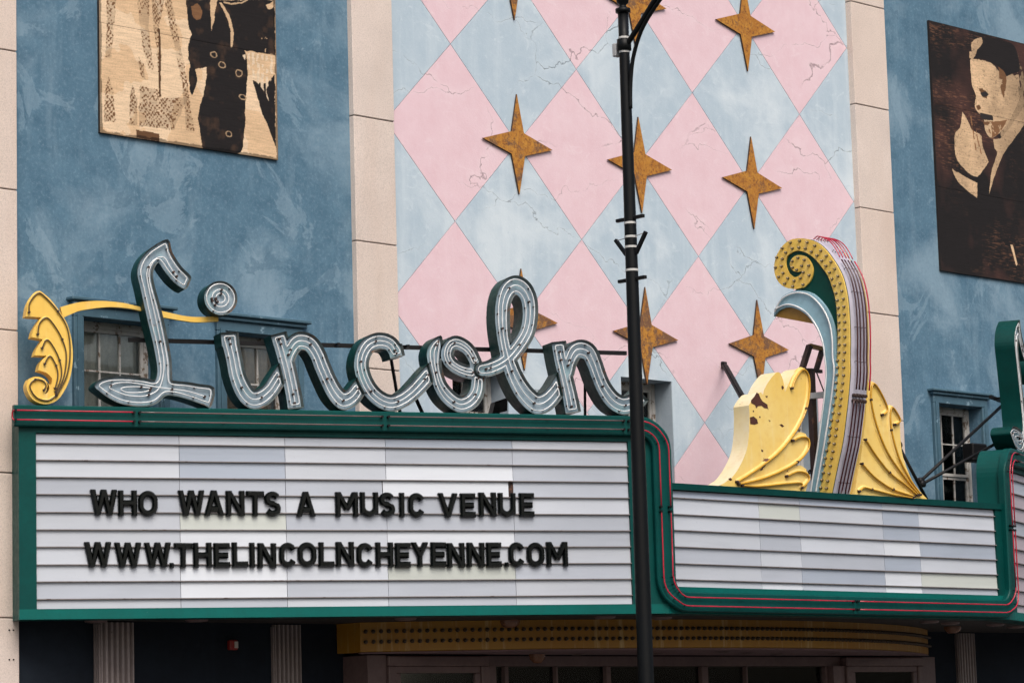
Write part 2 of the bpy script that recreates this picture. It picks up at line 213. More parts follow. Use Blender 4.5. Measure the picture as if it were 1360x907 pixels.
def plaster(name, col, light, dark, crack=False, streak=.5, patch=.55):
    b = NB(name)
    n1 = b.noise(.55, 6, .62, dist=.4); n2 = b.noise(3.1, 7, .68); n3 = b.noise(26, 4, .6)
    st = b.noise(1.0, 6, .6, sc=(5.0, 5.0, .45))
    c = b.mix(b.ramp(n2, .34, .68), col, dark)
    c = b.mix(b.ramp(n1, patch, patch+.14, 0, .75), c, light)
    c = b.mix(b.mul(b.ramp(st, .52, .72), streak), c, light)
    c = b.mix(b.ramp(n3, .56, .8, 0, .35), c, light)
    c = b.mix(b.ramp(b.noise(75, 3, .6), .70, .74, 0, .5), c, dark)
    h = b.mul(n3, b.noise(90, 3), 'ADD')
    if crack:
        vo = b.n('ShaderNodeTexVoronoi', feature='DISTANCE_TO_EDGE'); vo.inputs['Scale'].default_value = 1.0
        # horizontal, wandering cracks
        dn = b.n('ShaderNodeTexNoise'); dn.inputs['Scale'].default_value = 2.4; dn.inputs['Detail'].default_value = 7; b.l(b.pos(), dn.inputs['Vector'])
        vm = b.n('ShaderNodeVectorMath', operation='MULTIPLY_ADD'); b.l(dn.outputs['Color'], vm.inputs[0]); vm.inputs[1].default_value = (.42, 0, .5)
        b.l(b.pos((.42, .2, .95)), vm.inputs[2]); b.l(vm.outputs[0], vo.inputs['Vector'])
        line = b.ramp(vo.outputs['Distance'], .0008, .0042, 1, 0)
        halo = b.ramp(vo.outputs['Distance'], .0, .06, 1, 0)
        mask = b.ramp(b.noise(.75, 3, .5), .45, .55)
        sc_ = b.noise(4.2, 9, .78, sc=(1, 1, 1.5), dist=.9)
        c = b.mix(b.ramp(sc_, .565, .63, 0, .42), c, light); c = b.mix(b.ramp(sc_, .42, .34, 0, .4), c, dark)
        brk = b.ramp(b.noise(5, 4, .6), .36, .5)
        c = b.mix(b.mul(b.mul(halo, mask), .3), c, light)
        k = b.mul(b.mul(line, mask), brk)
        c = b.mix(b.mul(k, .7), c, scal(dark, .34))
        h = b.mul(h, b.mul(k, -2.5), 'ADD')
    b.bump(h, .35, .006)
    return b.done(c, .85, 0, .25)

def stone(name, col):
    b = NB(name)
    n1 = b.noise(1.3, 5); n2 = b.noise(60, 5, .8); n3 = b.noise(110, 3, .8)
    oi = b.n('ShaderNodeObjectInfo')
    c = b.mix(b.ramp(n1, .35, .7), col, scal(col, .84))
    c = b.mix(b.ramp(oi.outputs['Random'], 0, 1, 0, .35), c, tuple(v*k for v, k in zip(col, (.98, .9, .82))))
    c = b.mix(b.ramp(n2, .48, .66, 0, .75), c, scal(col, .60))
    c = b.mix(b.ramp(n3, .52, .64, 0, .6), c, scal(col, 1.25))
    c = b.mix(b.ramp(b.noise(.8, 5, .6, sc=(3, 3, .5)), .5, .75, 0, .35), c, tuple(v*k for v, k in zip(col, (.78, .70, .64))))
    b.bump(n3, .45, .004)
    return b.done(c, .9, 0, .2)

PINK = (.75, .57, .62); PALE = (.465, .565, .64)
plaster('pink_plaster', PINK, (.80, .66, .70), (.71, .51, .56), True, .2, .6)
plaster('pale_blue_plaster', PALE, (.64, .72, .77), (.40, .505, .59), True, .45, .5)
plaster('reveal_plaster', (.40, .52, .62), (.55, .64, .71), (.33, .44, .53), False, .3)
def blue_wall():
    b = NB('blue_plaster'); col, light, dark = (.102, .200, .282), (.26, .375, .46), (.063, .138, .208)
    n1 = b.noise(.7, 8, .62, dist=.5); n2 = b.noise(3.6, 8, .72); n3 = b.noise(24, 6, .7); st = b.noise(1.0, 7, .65, sc=(4.0, 4.0, .6)); fine = b.noise(150, 3, .8)
    c = b.mix(b.ramp(n2, .36, .64), dark, col)
    c = b.mix(b.ramp(n1, .50, .66, 0, .65), c, light)                                   # weathered, chalky areas
    c = b.mix(b.ramp(b.noise(1.1, 7, .68, dist=.8), .575, .60, 0, .36), c, light)       # old repairs with an edge
    c = b.mix(b.ramp(b.noise(.9, 6, .6, sc=(1, 1, 1.3), dist=.6), .405, .385, 0, .5), c, dark)
    c = b.mix(b.mul(b.ramp(st, .53, .74), .42), c, light)
    c = b.mix(b.ramp(n3, .52, .74, 0, .5), c, light); c = b.mix(b.ramp(n3, .46, .26, 0, .5), c, dark)
    c = b.mix(b.ramp(fine, .5, .7, 0, .3), c, light); c = b.mix(b.ramp(fine, .48, .3, 0, .3), c, dark)
    c = b.mix(b.ramp(b.noise(8, 8, .75), .715, .73, 0, .85), c, (.55, .58, .60))        # flaked spots
    b.bump(b.mul(n3, fine, 'ADD'), .4, .006); return b.done(c, .85, 0, .2)
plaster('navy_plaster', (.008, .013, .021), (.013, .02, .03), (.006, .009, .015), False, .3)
blue_wall()
plaster('joint_mortar', (.36, .43, .49), (.46, .53, .58), (.28, .34, .40), False, .3)
stone('limestone', (.70, .605, .545))
painted('stone_joint', (.09, .075, .065), .9, bump=0)
painted('blue_trim', (.066, .140, .192), .55, (.22, .33, .40), .61)
painted('white_trim', (.50, .49, .47), .6, (.15, .11, .08), .56)
painted('green_paint', (.001, .064, .058), .4, (.004, .035, .03), .70, .8, .04, spec=.16)
painted('green_trim', (.001, .118, .103), .42, (.45, .6, .58), .715, .85, .05, spec=.2)
painted('dark_green', (.001, .050, .045), .42, (.05, .03, .02), .72, .7, .05, spec=.16)
painted('crest_green', (.001, .05, .038), .4, (.03, .05, .04), .74, .85, .05, spec=.16)
def sign_face():
    b = NB('sign_face')
    n1 = b.noise(3, 7, .65); n2 = b.noise(8, 6, .7, sc=(1, 1, .5)); n3 = b.noise(14, 8, .75)
    c = b.mix(b.ramp(n1, .38, .62), (.20, .285, .35), (.30, .385, .45))
    c = b.mix(b.ramp(n2, .54, .68, 0, .8), c, (.13, .205, .26))
    c = b.mix(b.ramp(b.noise(2.1, 4), .56, .66, 0, .6), c, (.24, .42, .46))
    c = b.mix(b.ramp(n3, .635, .67), c, (.20, .085, .04))
    c = b.mix(b.ramp(b.noise(30, 4, .7), .70, .73, 0, .8), c, (.05, .03, .02))
    b.bump(n3, .12, .004); return b.done(c, .5)
sign_face()
def rim():
    b = NB('sign_rim')
    n = b.noise(7, 7, .72); n2 = b.noise(1.7, 5, .6)
    c = b.mix(b.ramp(n, .4, .6), (.17, .19, .19), (.09, .11, .11))
    c = b.mix(b.ramp(n, .57, .64), c, (.26, .12, .06))
    c = b.mix(b.ramp(n2, .45, .6, 0, .6), c, (.06, .09, .085))
    return b.done(c, .55)
rim()
def yellow(name, col, chips):
    b = NB(name)
    n1 = b.noise(1.6, 6, .6); n2 = b.noise(11, 6, .65); st = b.noise(2.0, 5, .6, sc=(6, 6, .5))
    c = b.mix(b.ramp(n1, .38, .66), col, tuple(v*k for v, k in zip(col, (.96, .88, .62))))
    c = b.mix(b.ramp(n2, .5, .75, 0, .5), c, tuple(v*k for v, k in zip(col, (.85, .7, .5))))
    c = b.mix(b.ramp(st, .55, .75, 0, .4), c, (.80, .68, .38))
    if chips:
        n4 = b.noise(2.6, 6, .6); c = b.mix(b.ramp(n4, chips, chips+.012), c, (.10, .032, .018))
        n5 = b.noise(14, 5, .6); c = b.mix(b.ramp(n5, .725, .74), c, (.13, .05, .025))
    b.bump(n2, .08, .004); return b.done(c, .45)
yellow('yellow_paint', (.80, .55, .12), 0)
yellow('leaf_yellow', (.80, .60, .20), .69)
yellow('leaf_cream', (.80, .72, .52), .70)
yellow('bulb_yellow', (.80, .57, .13), 0)
yellow('frieze_yellow', (.38, .185, .018), 0)
def rusty(name):
    b = NB(name)
    n1 = b.noise(5, 8, .72, dist=.5); n2 = b.noise(22, 7, .75)
    oi = b.n('ShaderNodeObjectInfo')
    c = b.mix(b.ramp(n1, .36, .62), (.52, .25, .045), (.37, .15, .03))
    c = b.mix(b.ramp(n2, .50, .62), c, (.19, .07, .028))
    c = b.mix(b.ramp(b.mul(b.noise(4.5, 9, .78), b.ramp(oi.outputs['Random'], 0, 1, -.06, .07), 'ADD'), .53, .60, 0, .8), c, (.12, .072, .058))
    c = b.mix(b.ramp(b.noise(50, 5, .75), .57, .65, 0, .75), c, (.52, .30, .09))
    c = b.mix(b.ramp(b.noise(38, 5, .75), .60, .66, 0, .8), c, (.07, .035, .025))
    b.bump(n2, .5, .006); return b.done(c, .85, 0, .2)
rusty('rusty_steel'); painted('rust_edge', (.07, .035, .022), .9)
painted('black_steel', (.008, .008, .009), .45, (.05, .04, .035), .7, .8, .05, spec=.2)
painted('pole_paint', (.004, .005, .006), .42, (.12, .12, .12), .745, .75, .06, spec=.2)
painted('brown_steel', (.035, .016, .012), .6, (.12, .05, .025), .6)
painted('letter_black', (.0025, .004, .004), .22, None, .6, .8, .03, spec=.26)
painted('galvanised', (.46, .47, .48), .45)
painted('light_band', (.62, .62, .60), .5)
painted('lavender_paint', (.60, .585, .68), .4, (.3, .25, .25), .74)
painted('crest_blue', (.28, .47, .56), .42, (.1, .12, .12), .72)
painted('track_metal', (.24, .22, .22), .5, (.10, .07, .06), .6); painted('chip_brown', (.075, .022, .013), .8); painted('ochre_paint', (.30, .16, .015), .5)
painted('taupe_trim', (.16, .105, .10), .45)
painted('mauve_soffit', (.20, .115, .12), .6)
painted('column_paint', (.30, .25, .24), .5, (.08, .06, .05), .66)
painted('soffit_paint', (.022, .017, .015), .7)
painted('red_plastic', (.30, .02, .015), .4)
painted('porcelain', (.6, .55, .5), .3)
painted('copper_glass', (.22, .10, .055), .2)
painted('curtain_grey', (.78, .75, .69), .9, sc=2); painted('curtain_brown', (.44, .33, .25), .9, sc=2)
painted('dark_room', (.010, .010, .011), .9); painted('dim_room', (.03, .028, .026), .9)
painted('asphalt', (.05, .05, .052), .9, (.08, .08, .08), .6, bump=.4); painted('concrete', (.13, .125, .12), .85, (.12, .11, .1), .6, bump=.3)
painted('road_paint', (.7, .55, .12), .7); painted('roof_felt', (.08, .08, .08), .9)
def tube_mat(name, col, rough=.12):
    b = NB(name); n = b.noise(4, 4); return b.done(b.mix(b.ramp(n, .4, .6), col, scal(col, .8)), rough, 0, .6)
tube_mat('tube_white', (.74, .77, .78)); tube_mat('tube_red', (.45, .018, .045)); tube_mat('tube_dark_red', (.055, .012, .016))
tube_mat('tube_clear', (.13, .09, .09)); tube_mat('tube_amber', (.62, .34, .03)); tube_mat('tube_brown', (.11, .07, .025)); tube_mat('tube_sage', (.62, .70, .70))
tube_mat('bulb_glass', (.28, .22, .12), .08); tube_mat('socket', (.05, .03, .014), .4)
def panel_mat(name, col):
    b = NB(name)
    n1 = b.noise(.9, 4); st = b.noise(1, 4, .5, sc=(1.2, 1.2, 14)); oi = b.n('ShaderNodeObjectInfo')
    c = b.mix(b.ramp(n1, .35, .65, 0, .6), col, scal(col, .90))
    c = b.mix(b.ramp(st, .5, .7, 0, .5), c, scal(col, .86))
    c = b.mix(b.ramp(b.noise(38, 6, .7), .63, .70, 0, .35), c, scal(col, .55))
    h = b.n('ShaderNodeHueSaturation'); b.l(b.ramp(oi.outputs['Random'], 0, 1, .9, 1.06), h.inputs['Value']); b.l(c, h.inputs['Color'])
    return b.done(h.outputs[0], .33, 0, .5)
panel_mat('acrylic_white', (.515, .555, .615)); panel_mat('acrylic_bright', (.645, .69, .75)); panel_mat('acrylic_grey', (.43, .47, .535))
panel_mat('acrylic_blue', (.38, .435, .52)); panel_mat('acrylic_cream', (.52, .56, .53)); panel_mat('acrylic_pink', (.44, .38, .42))
def glass():
    b = NB('window_glass')
    tr = b.n('ShaderNodeBsdfTransparent'); tr.inputs[0].default_value = (.9, .93, .93, 1); gl = b.n('ShaderNodeBsdfGlossy'); gl.inputs['Roughness'].default_value = .06
    fr = b.n('ShaderNodeFresnel'); fr.inputs[0].default_value = 1.5; m = b.n('ShaderNodeMixShader')
    b.l(fr.outputs[0], m.inputs[0]); b.l(tr.outputs[0], m.inputs[1]); b.l(gl.outputs[0], m.inputs[2]); b.l(m.outputs[0], b.out.inputs[0])
    MATS['window_glass'] = b.m
glass()
def poster_mat():
    b = NB('poster_print')
    a = b.n('ShaderNodeVertexColor', layer_name='ink'); gr = b.noise(6, 6, .6, sc=(.8, 1, 9)); f = b.noise(55, 6, .75)
    h = b.n('ShaderNodeHueSaturation'); b.l(b.mul(b.ramp(gr, .35, .7, 1.12, .82), b.ramp(f, .5, .68, 1.05, .75)), h.inputs['Value']); b.l(a.outputs[0], h.inputs['Color'])
    c = h.outputs[0]
    return b.done(c, .7, 0, .2)
poster_mat(); painted('poster_edge', (.018, .012, .01), .8)

# ---------------------------------------------------------------- object helpers
def obj(name, mesh, mat, parent=None):
    o = bpy.data.objects.new(name, mesh); COL.objects.link(o)
    mats = mat if isinstance(mat, (list, tuple)) else [mat]
    if mesh is not None and not mesh.materials:
        for m in mats: mesh.materials.append(MATS[m])
    if parent is not None: o.parent = parent
    return o
def empty(name, loc=(0, 0, 0), rz=0):
    o = bpy.data.objects.new(name, None); COL.objects.link(o); o.location = loc; o.rotation_euler = (0, 0, rz); return o
def tag(o, label=None, cat=None, group=None, kind=None):
    if label: o['label'] = label
    if cat: o['category'] = cat
    if group: o['group'] = group
    if kind: o['kind'] = kind
    return o
class MB:
    """vertex / face collector"""
    def __init__(s): s.v = []; s.f = []; s.mi = []; s.sm = []
    def add(s, vs, fs, mi=0, sm=False):
        b = len(s.v); s.v += [tuple(p) for p in vs]
        for f in fs: s.f.append(tuple(b+i for i in f)); s.mi.append(mi); s.sm.append(sm)
    def box(s, x0, x1, y0, y1, z0, z1, mi=0, F=None, bev=0):
        if bev:
            bm = bmesh.new(); bmesh.ops.create_cube(bm, size=1)
            for v in bm.verts: v.co = Vector(((x0+x1)/2+v.co.x*(x1-x0), (y0+y1)/2+v.co.y*(y1-y0), (z0+z1)/2+v.co.z*(z1-z0)))
            bmesh.ops.bevel(bm, geom=bm.edges[:], offset=bev, segments=1, affect='EDGES')
            bm.verts.index_update(); vs = [tuple(v.co) for v in bm.verts]; fs = [[v.index for v in f.verts] for f in bm.faces]; bm.free()
        else:
            vs = [(x, y, z) for x in (x0, x1) for y in (y0, y1) for z in (z0, z1)]
            fs = [(0, 1, 3, 2), (4, 6, 7, 5), (0, 4, 5, 1), (2, 3, 7, 6), (0, 2, 6, 4), (1, 5, 7, 3)]
        if F: vs = [F(*v) for v in vs]
        s.add(vs, fs, mi); return s
    def bar(s, a, b, w, h=None, mi=0, up=(0, 0, 1)):
        a, b = Vector(a), Vector(b); t = (b-a).normalized(); upv = Vector(up)
        if abs(t.dot(upv)) > .95: upv = Vector((0, 1, 0))
        n = t.cross(upv).normalized()*w/2; m = n.cross(t).normalized()*(h or w)/2
        vs = [p+i*n+j*m for p in (a, b) for i, j in ((-1, -1), (1, -1), (1, 1), (-1, 1))]
        s.add(vs, [(3, 2, 1, 0), (4, 5, 6, 7), (0, 1, 5, 4), (1, 2, 6, 5), (2, 3, 7, 6), (3, 0, 4, 7)], mi); return s
    def tube(s, pts, rad, sides=6, closed=False, mi=0):
        P = [Vector(p) for p in pts]; n = len(P)
        if n < 2: return s
        rads = rad if isinstance(rad, (list, tuple)) else [rad]*n
        T = []
        for i in range(n):
            a = P[i-1] if (i or closed) else P[i]; b = P[(i+1) % n] if (i < n-1 or closed) else P[i]
            t = (b-a); T.append(t.normalized() if t.length > 1e-9 else Vector((1, 0, 0)))
        up = Vector((0, 0, 1)) if abs(T[0].z) < .9 else Vector((0, 1, 0))
        N = (up-T[0]*up.dot(T[0])).normalized(); vs = []
        for i in range(n):
            N = N-T[i]*N.dot(T[i]); N.normalize(); B = T[i].cross(N)
            for k in range(sides):
                a = 2*math.pi*k/sides; vs.append(P[i]+(N*math.cos(a)+B*math.sin(a))*rads[i])
        fs = []
        for i in range(n if closed else n-1):
            j = (i+1) % n
            for k in range(sides): fs.append((i*sides+k, i*sides+(k+1) % sides, j*sides+(k+1) % sides, j*sides+k))
        s.add(vs, fs, mi, True)
        if not closed: s.add(vs[:sides], [tuple(range(sides))[::-1]], mi); s.add(vs[-sides:], [tuple(range(sides))], mi)
        return s
    def lathe(s, prof, c=(0, 0, 0), axis='z', seg=16, mi=0):
        vs = []
        for rr, h in prof:
            for k in range(seg):
                a = 2*math.pi*k/seg; x, y = rr*math.cos(a), rr*math.sin(a)
                p = (x, y, h) if axis == 'z' else ((x, h, y) if axis == 'y' else (h, x, y))
                vs.append((p[0]+c[0], p[1]+c[1], p[2]+c[2]))
        fs = [(i*seg+k, i*seg+(k+1) % seg, (i+1)*seg+(k+1) % seg, (i+1)*seg+k) for i in range(len(prof)-1) for k in range(seg)]
        s.add(vs, fs, mi, True); return s
    def prism(s, poly, F, o0, o1, mi=0, mi_side=None, holes=()):
        """polygon (a,b) mapped by F(a,b,off); filled at o0 (front) and o1 (back)"""
        loops = [list(poly)]+[list(h) for h in holes]
        flat = [p for l in loops for p in l]; n = len(flat)
        tri = tessellate_polygon([[Vector((p[0], p[1], 0)) for p in l] for l in loops])
        s.add([F(p[0], p[1], o0) for p in flat], [tuple(t) for t in tri], mi)
        s.add([F(p[0], p[1], o1) for p in flat], [tuple(t)[::-1] for t in tri], mi if mi_side is None else mi_side)
        for l in loops:
            m = len(l); vs = [F(p[0], p[1], o0) for p in l]+[F(p[0], p[1], o1) for p in l]
            s.add(vs, [(i, (i+1) % m, m+(i+1) % m, m+i) for i in range(m)], mi if mi_side is None else mi_side)
        return s
    def mesh(s, name, mats):
        me = bpy.data.meshes.new(name); me.from_pydata(s.v, [], s.f); me.update()
        for m in ([mats] if isinstance(mats, str) else mats): me.materials.append(MATS[m])
        me.polygons.foreach_set('material_index', s.mi); me.polygons.foreach_set('use_smooth', s.sm)
        bm = bmesh.new(); bm.from_mesh(me); bmesh.ops.remove_doubles(bm, verts=bm.verts, dist=1e-5)
        bmesh.ops.recalc_face_normals(bm, faces=bm.faces); bm.to_mesh(me); bm.free()
        return me
    def build(s, name, mats, parent=None): return obj(name, s.mesh(name, mats), mats, parent)

def smooth(pts, k=6, closed=False):
    """Catmull-Rom through points of any dimension"""
    P = [np.array(p, float) for p in pts]; n = len(P); out = []
    for i in range(n if closed else n-1):
        g = (lambda j: P[j % n]) if closed else (lambda j: P[min(max(j, 0), n-1)])
        a, b, c, e = g(i-1), g(i), g(i+1), g(i+2)
        for t in np.linspace(0, 1, k, endpoint=False):
            out.append(.5*((2*b)+(c-a)*t+(2*a-5*b+4*c-e)*t*t+(3*b-a-3*c+e)*t**3))
    if not closed: out.append(P[-1])
    return [tuple(p) for p in out]

def soften(P, k=4, ang=48):
    """round a closed outline but keep its sharp corners"""
    n = len(P); cor = []
    for i in range(n):
        a, b, c = P[i-1], P[i], P[(i+1) % n]; t = math.atan2(c[1]-b[1], c[0]-b[0])-math.atan2(b[1]-a[1], b[0]-a[0])
        if abs((t+math.pi) % (2*math.pi)-math.pi) > R(ang): cor.append(i)
    if len(cor) < 2: return smooth(P, k, True)
    out = []
    for a, b in zip(cor, cor[1:]+[cor[0]+n]): out += smooth([P[i % n] for i in range(a, b+1)], k)[:-1]
    return out

# ---- 2-D distance fields -> clean outlines
class Field:
    def __init__(s, x0, x1, z0, z1, h):
        s.xs = np.arange(x0, x1+h, h); s.zs = np.arange(z0, z1+h, h); s.X, s.Z = np.meshgrid(s.xs, s.zs)
        s.F = np.full(s.X.shape, 9.0); s.h = h
    def discs(s, pts, flat0=False, flat1=False):
        G = np.full(s.X.shape, 9.0)
        for x, z, hw in pts: G = np.minimum(G, np.hypot(s.X-x, s.Z-z)-hw)
        for fl, e, p in ((flat0, pts[0], pts[min(4, len(pts)-1)]), (flat1, pts[-1], pts[max(-5, -len(pts))])):
            if fl:
                v = np.array([e[0]-p[0], e[1]-p[1]]); v /= np.hypot(*v)
                dd = (s.X-e[0])*v[0]+(s.Z-e[1])*v[1]; near = np.hypot(s.X-e[0], s.Z-e[1]) < 2.0*e[2]
                # square the end: replace the round cap by a box end
                lat = np.abs(-(s.X-e[0])*v[1]+(s.Z-e[1])*v[0])-e[2]
                box = np.maximum(np.maximum(dd, -dd-e[2]*1.5), lat)
                G = np.where(near, np.minimum(np.maximum(G, dd), box), G)
        return G
    def poly(s, P):
        n = len(P); D = np.full(s.X.shape, 9.0); ins = np.zeros(s.X.shape, bool)
        for i in range(n):
            ax, az = P[i]; bx, bz = P[(i+1) % n]; ex, ez = bx-ax, bz-az; L = ex*ex+ez*ez+1e-12
            t = np.clip(((s.X-ax)*ex+(s.Z-az)*ez)/L, 0, 1); D = np.minimum(D, np.hypot(s.X-ax-t*ex, s.Z-az-t*ez))
            if az != bz: ins ^= ((az > s.Z) != (bz > s.Z)) & (s.X < ex*(s.Z-az)/(bz-az)+ax)
        return np.where(ins, -D, D)
    def contours(s, level=0.0, F=None):
        F = (s.F if F is None else F)-level; F = np.where(F == 0, 1e-7, F); b = F < 0
        ny, nx = F.shape; c = b[:-1, :-1]*1+b[:-1, 1:]*2+b[1:, 1:]*4+b[1:, :-1]*8
        seg = {}
        T = {1: [(3, 0)], 2: [(0, 1)], 3: [(3, 1)], 4: [(1, 2)], 5: [(3, 2), (1, 0)], 6: [(0, 2)], 7: [(3, 2)], 8: [(2, 3)], 9: [(2, 0)], 10: [(0, 3), (2, 1)], 11: [(2, 1)], 12: [(1, 3)], 13: [(1, 0)], 14: [(0, 3)]}
        def key(j, i, e): return (0, j, i) if e == 0 else (1, j, i+1) if e == 1 else (0, j+1, i) if e == 2 else (1, j, i)
        js, is_ = np.nonzero((c > 0) & (c < 15))
        for j, i in zip(js.tolist(), is_.tolist()):
            for a, e in T[int(c[j, i])]: seg[key(j, i, a)] = key(j, i, e)
        def pt(k):
            o, j, i = k
            if o == 0: t = F[j, i]/(F[j, i]-F[j, i+1]); return (s.xs[i]+t*s.h, s.zs[j])
            t = F[j, i]/(F[j, i]-F[j+1, i]); return (s.xs[i], s.zs[j]+t*s.h)
        loops = []
        while seg:
            k0 = next(iter(seg)); k = k0; L = []
            while k in seg: L.append(pt(k)); k = seg.pop(k)
            if len(L) > 8:
                # drop near-duplicate points, then light smoothing
                q = [L[0]]
                for p in L[1:]:
                    if math.hypot(p[0]-q[-1][0], p[1]-q[-1][1]) > s.h*.9: q.append(p)
                if len(q) > 6: loops.append(q)
        return loops
    def fill(s, mb, Fm, level, off, mi=0):
        """flat faces covering the region below the level"""
        F = s.F-level; F = np.where(F == 0, 1e-7, F); b = F < 0; xs, zs = s.xs, s.zs
        c = b[:-1, :-1]*1+b[:-1, 1:]*1+b[1:, 1:]*1+b[1:, :-1]*1
        for j in range(c.shape[0]):
            row = c[j]; i = 0; nz = np.nonzero(row)[0]
            if not len(nz): continue
            i = nz[0]
            while i <= nz[-1]:
                if row[i] == 4:
                    k = i
                    while k <= nz[-1] and row[k] == 4: k += 1
                    mb.add([Fm(xs[i], zs[j], off), Fm(xs[k], zs[j], off), Fm(xs[k], zs[j+1], off), Fm(xs[i], zs[j+1], off)], [(0, 1, 2, 3)], mi); i = k
                else:
                    if row[i] > 0:
                        cs = [(i, j), (i+1, j), (i+1, j+1), (i, j+1)]; P = []
                        for q in range(4):
                            (ai, aj), (bi, bj) = cs[q], cs[(q+1) % 4]; fa, fb = F[aj, ai], F[bj, bi]
                            if fa < 0: P.append((xs[ai], zs[aj]))
                            if fa*fb < 0: t = fa/(fa-fb); P.append((xs[ai]+t*(xs[bi]-xs[ai]), zs[aj]+t*(zs[bj]-zs[aj])))
                        if len(P) > 2: mb.add([Fm(p[0], p[1], off) for p in P], [tuple(range(len(P)))], mi)
                    i += 1
def area(l): return .5*sum(l[i-1][0]*l[i][1]-l[i][0]*l[i-1][1] for i in range(len(l)))
def inset_loop(l, dd):
    """move every point towards the material (loops keep the material on one side)"""
    n = len(l); out = []
    for i in range(n):
        a, b = l[i-2], l[(i+2) % n]; tx, tz = b[0]-a[0], b[1]-a[1]; L = math.hypot(tx, tz)+1e-9
        out.append((l[i][0]+tz/L*dd, l[i][1]-tx/L*dd))
    return out

def pieces_minus_rects(poly, rects):
    """convex polygon minus axis-aligned rectangles -> convex pieces"""
    def clip(P, ax, lim, keep_less):
        out = []; n = len(P)
        for i in range(n):
            a, b = P[i], P[(i+1) % n]; da = (a[ax]-lim)*(1 if keep_less else -1); db = (b[ax]-lim)*(1 if keep_less else -1)
            if da <= 0: out.append(a)
            if da*db < 0: t = da/(da-db); out.append((a[0]+t*(b[0]-a[0]), a[1]+t*(b[1]-a[1])))
        return out
    todo = [poly]
    for x0, x1, z0, z1 in rects:
        nxt = []
        for P in todo:
            for ax, lim, less, rest in ((0, x0, True, False), (0, x1, False, True), (1, z0, True, False), (1, z1, False, True)):
                Q = clip(P, ax, lim, less)
                if len(Q) > 2 and abs(area(Q)) > 1e-4: nxt.append(Q)
                P = clip(P, ax, lim, not less)
                if len(P) < 3: break
        todo = nxt
    return todo
def wall_boxes(mb, x0, x1, z0, z1, y0, y1, holes, mi=0):
    xs = sorted({x0, x1}|{h[0] for h in holes}|{h[1] for h in holes}); zs = sorted({z0, z1}|{h[2] for h in holes}|{h[3] for h in holes})
    # vertical strips, each cut by the openings in it
    for a, b in zip(xs, xs[1:]):
        m = (a+b)/2; cur = z0
        for h in sorted((h for h in holes if h[0] < m < h[1]), key=lambda h: h[2]):
            if h[2] > cur: mb.box(a, b, y0, y1, cur, h[2], mi)
            cur = h[3]
        if cur < z1: mb.box(a, b, y0, y1, cur, z1, mi)

# ================================================================= GROUND
g = MB().box(-400, 400, -400, 400, -.3, 0).build('road', 'asphalt'); tag(g, kind='structure')
g = MB()
g.box(-400, 400, -4.75, .0, .004, .13); g.build('pavement', 'concrete'); tag(bpy.data.objects['pavement'], kind='structure')
g = MB().box(-400, 400, -4.92, -4.755, .004, .14, bev=.015).build('kerb', 'concrete'); tag(g, kind='structure')
g = MB().box(-400, 400, -10.6, -10.48, .002, .006).box(-400, 400, -10.85, -10.73, .002, .006).build('road_marking', 'road_paint'); tag(g, kind='structure')

# ================================================================= THEATRE BUILDING
bld = empty('theatre_building')
tag(bld, 'blue plastered theatre facade with a pink and pale blue diamond panel between beige stone pilasters', 'building')
Z0 = 3.13      # the upper facade starts above the marquee ceiling
WIN = [(-8.78, -7.78, 4.4, 6.34), (-6.86, -5.88, 4.4, 6.34), (5.92, 6.92, 4.4, 6.34), (7.86, 8.84, 4.4, 6.34)]
CW = [(-3.42, -2.50, 4.4, 6.22), (-.52, .42, 4.4, 6.28), (2.38, 3.32, 4.4, 6.28)]
WT = .36
mb = MB(); wall_boxes(mb, -9.63, -4.955, Z0, TOPZ, 0, WT, WIN[:2]); mb.build('blue_wall', 'blue_plaster', bld)
mb = MB(); wall_boxes(mb, 5.03, 9.9, Z0, TOPZ, 0, WT, WIN[2:]); mb.build('blue_wall', 'blue_plaster', bld)
# narrow plinth bands where the blue plaster meets the pilaster
panel = MB(); wall_boxes(panel, -4.955, 5.03, Z0, TOPZ, .012, WT, CW); panel = panel.build('diamond_wall', 'joint_mortar', bld)
AX, AZ = 2.166, 2.182; X0, ZC = -.06, 5.785; PX0, PX1 = -4.33, 4.29
def clip_rect(P, x0, x1, z0, z1):
    for ax, lim, less in ((0, x0, 0), (0, x1, 1), (1, z0, 0), (1, z1, 1)):
        out = []; n = len(P)
        for i in range(n):
            a, b = P[i], P[(i+1) % n]; sg = 1 if less else -1; da, db = (a[ax]-lim)*sg, (b[ax]-lim)*sg
            if da <= 0: out.append(a)
            if da*db < 0: t = da/(da-db); out.append((a[0]+t*(b[0]-a[0]), a[1]+t*(b[1]-a[1])))
        P = out
        if len(P) < 3: return []
    return P
G = .0035
for i in range(-3, 4):
    for j in range(-3, 5):
        for kind in (0, 1):
            # pink diamonds sit between crossings in z, pale ones between crossings in x
            cx = X0+AX*(i+.5) + (0 if kind == 0 else AX/2); cz = ZC+AZ*(j+.5) - (0 if kind == 0 else AZ/2)
            hx, hz = AX/2-G*1.4, AZ/2-G*1.4
            P = clip_rect([(cx+hx, cz), (cx, cz+hz), (cx-hx, cz), (cx, cz-hz)], PX0, PX1, Z0, TOPZ)
            if len(P) < 3 or abs(area(P)) < .01: continue
            mb = MB()
            for Q in pieces_minus_rects(P, CW): mb.prism(Q, lambda a, b, o: (a, o, b), 0, .012)
            if mb.f: mb.build('plaster_diamond', 'pink_plaster' if kind == 0 else 'pale_blue_plaster', panel)
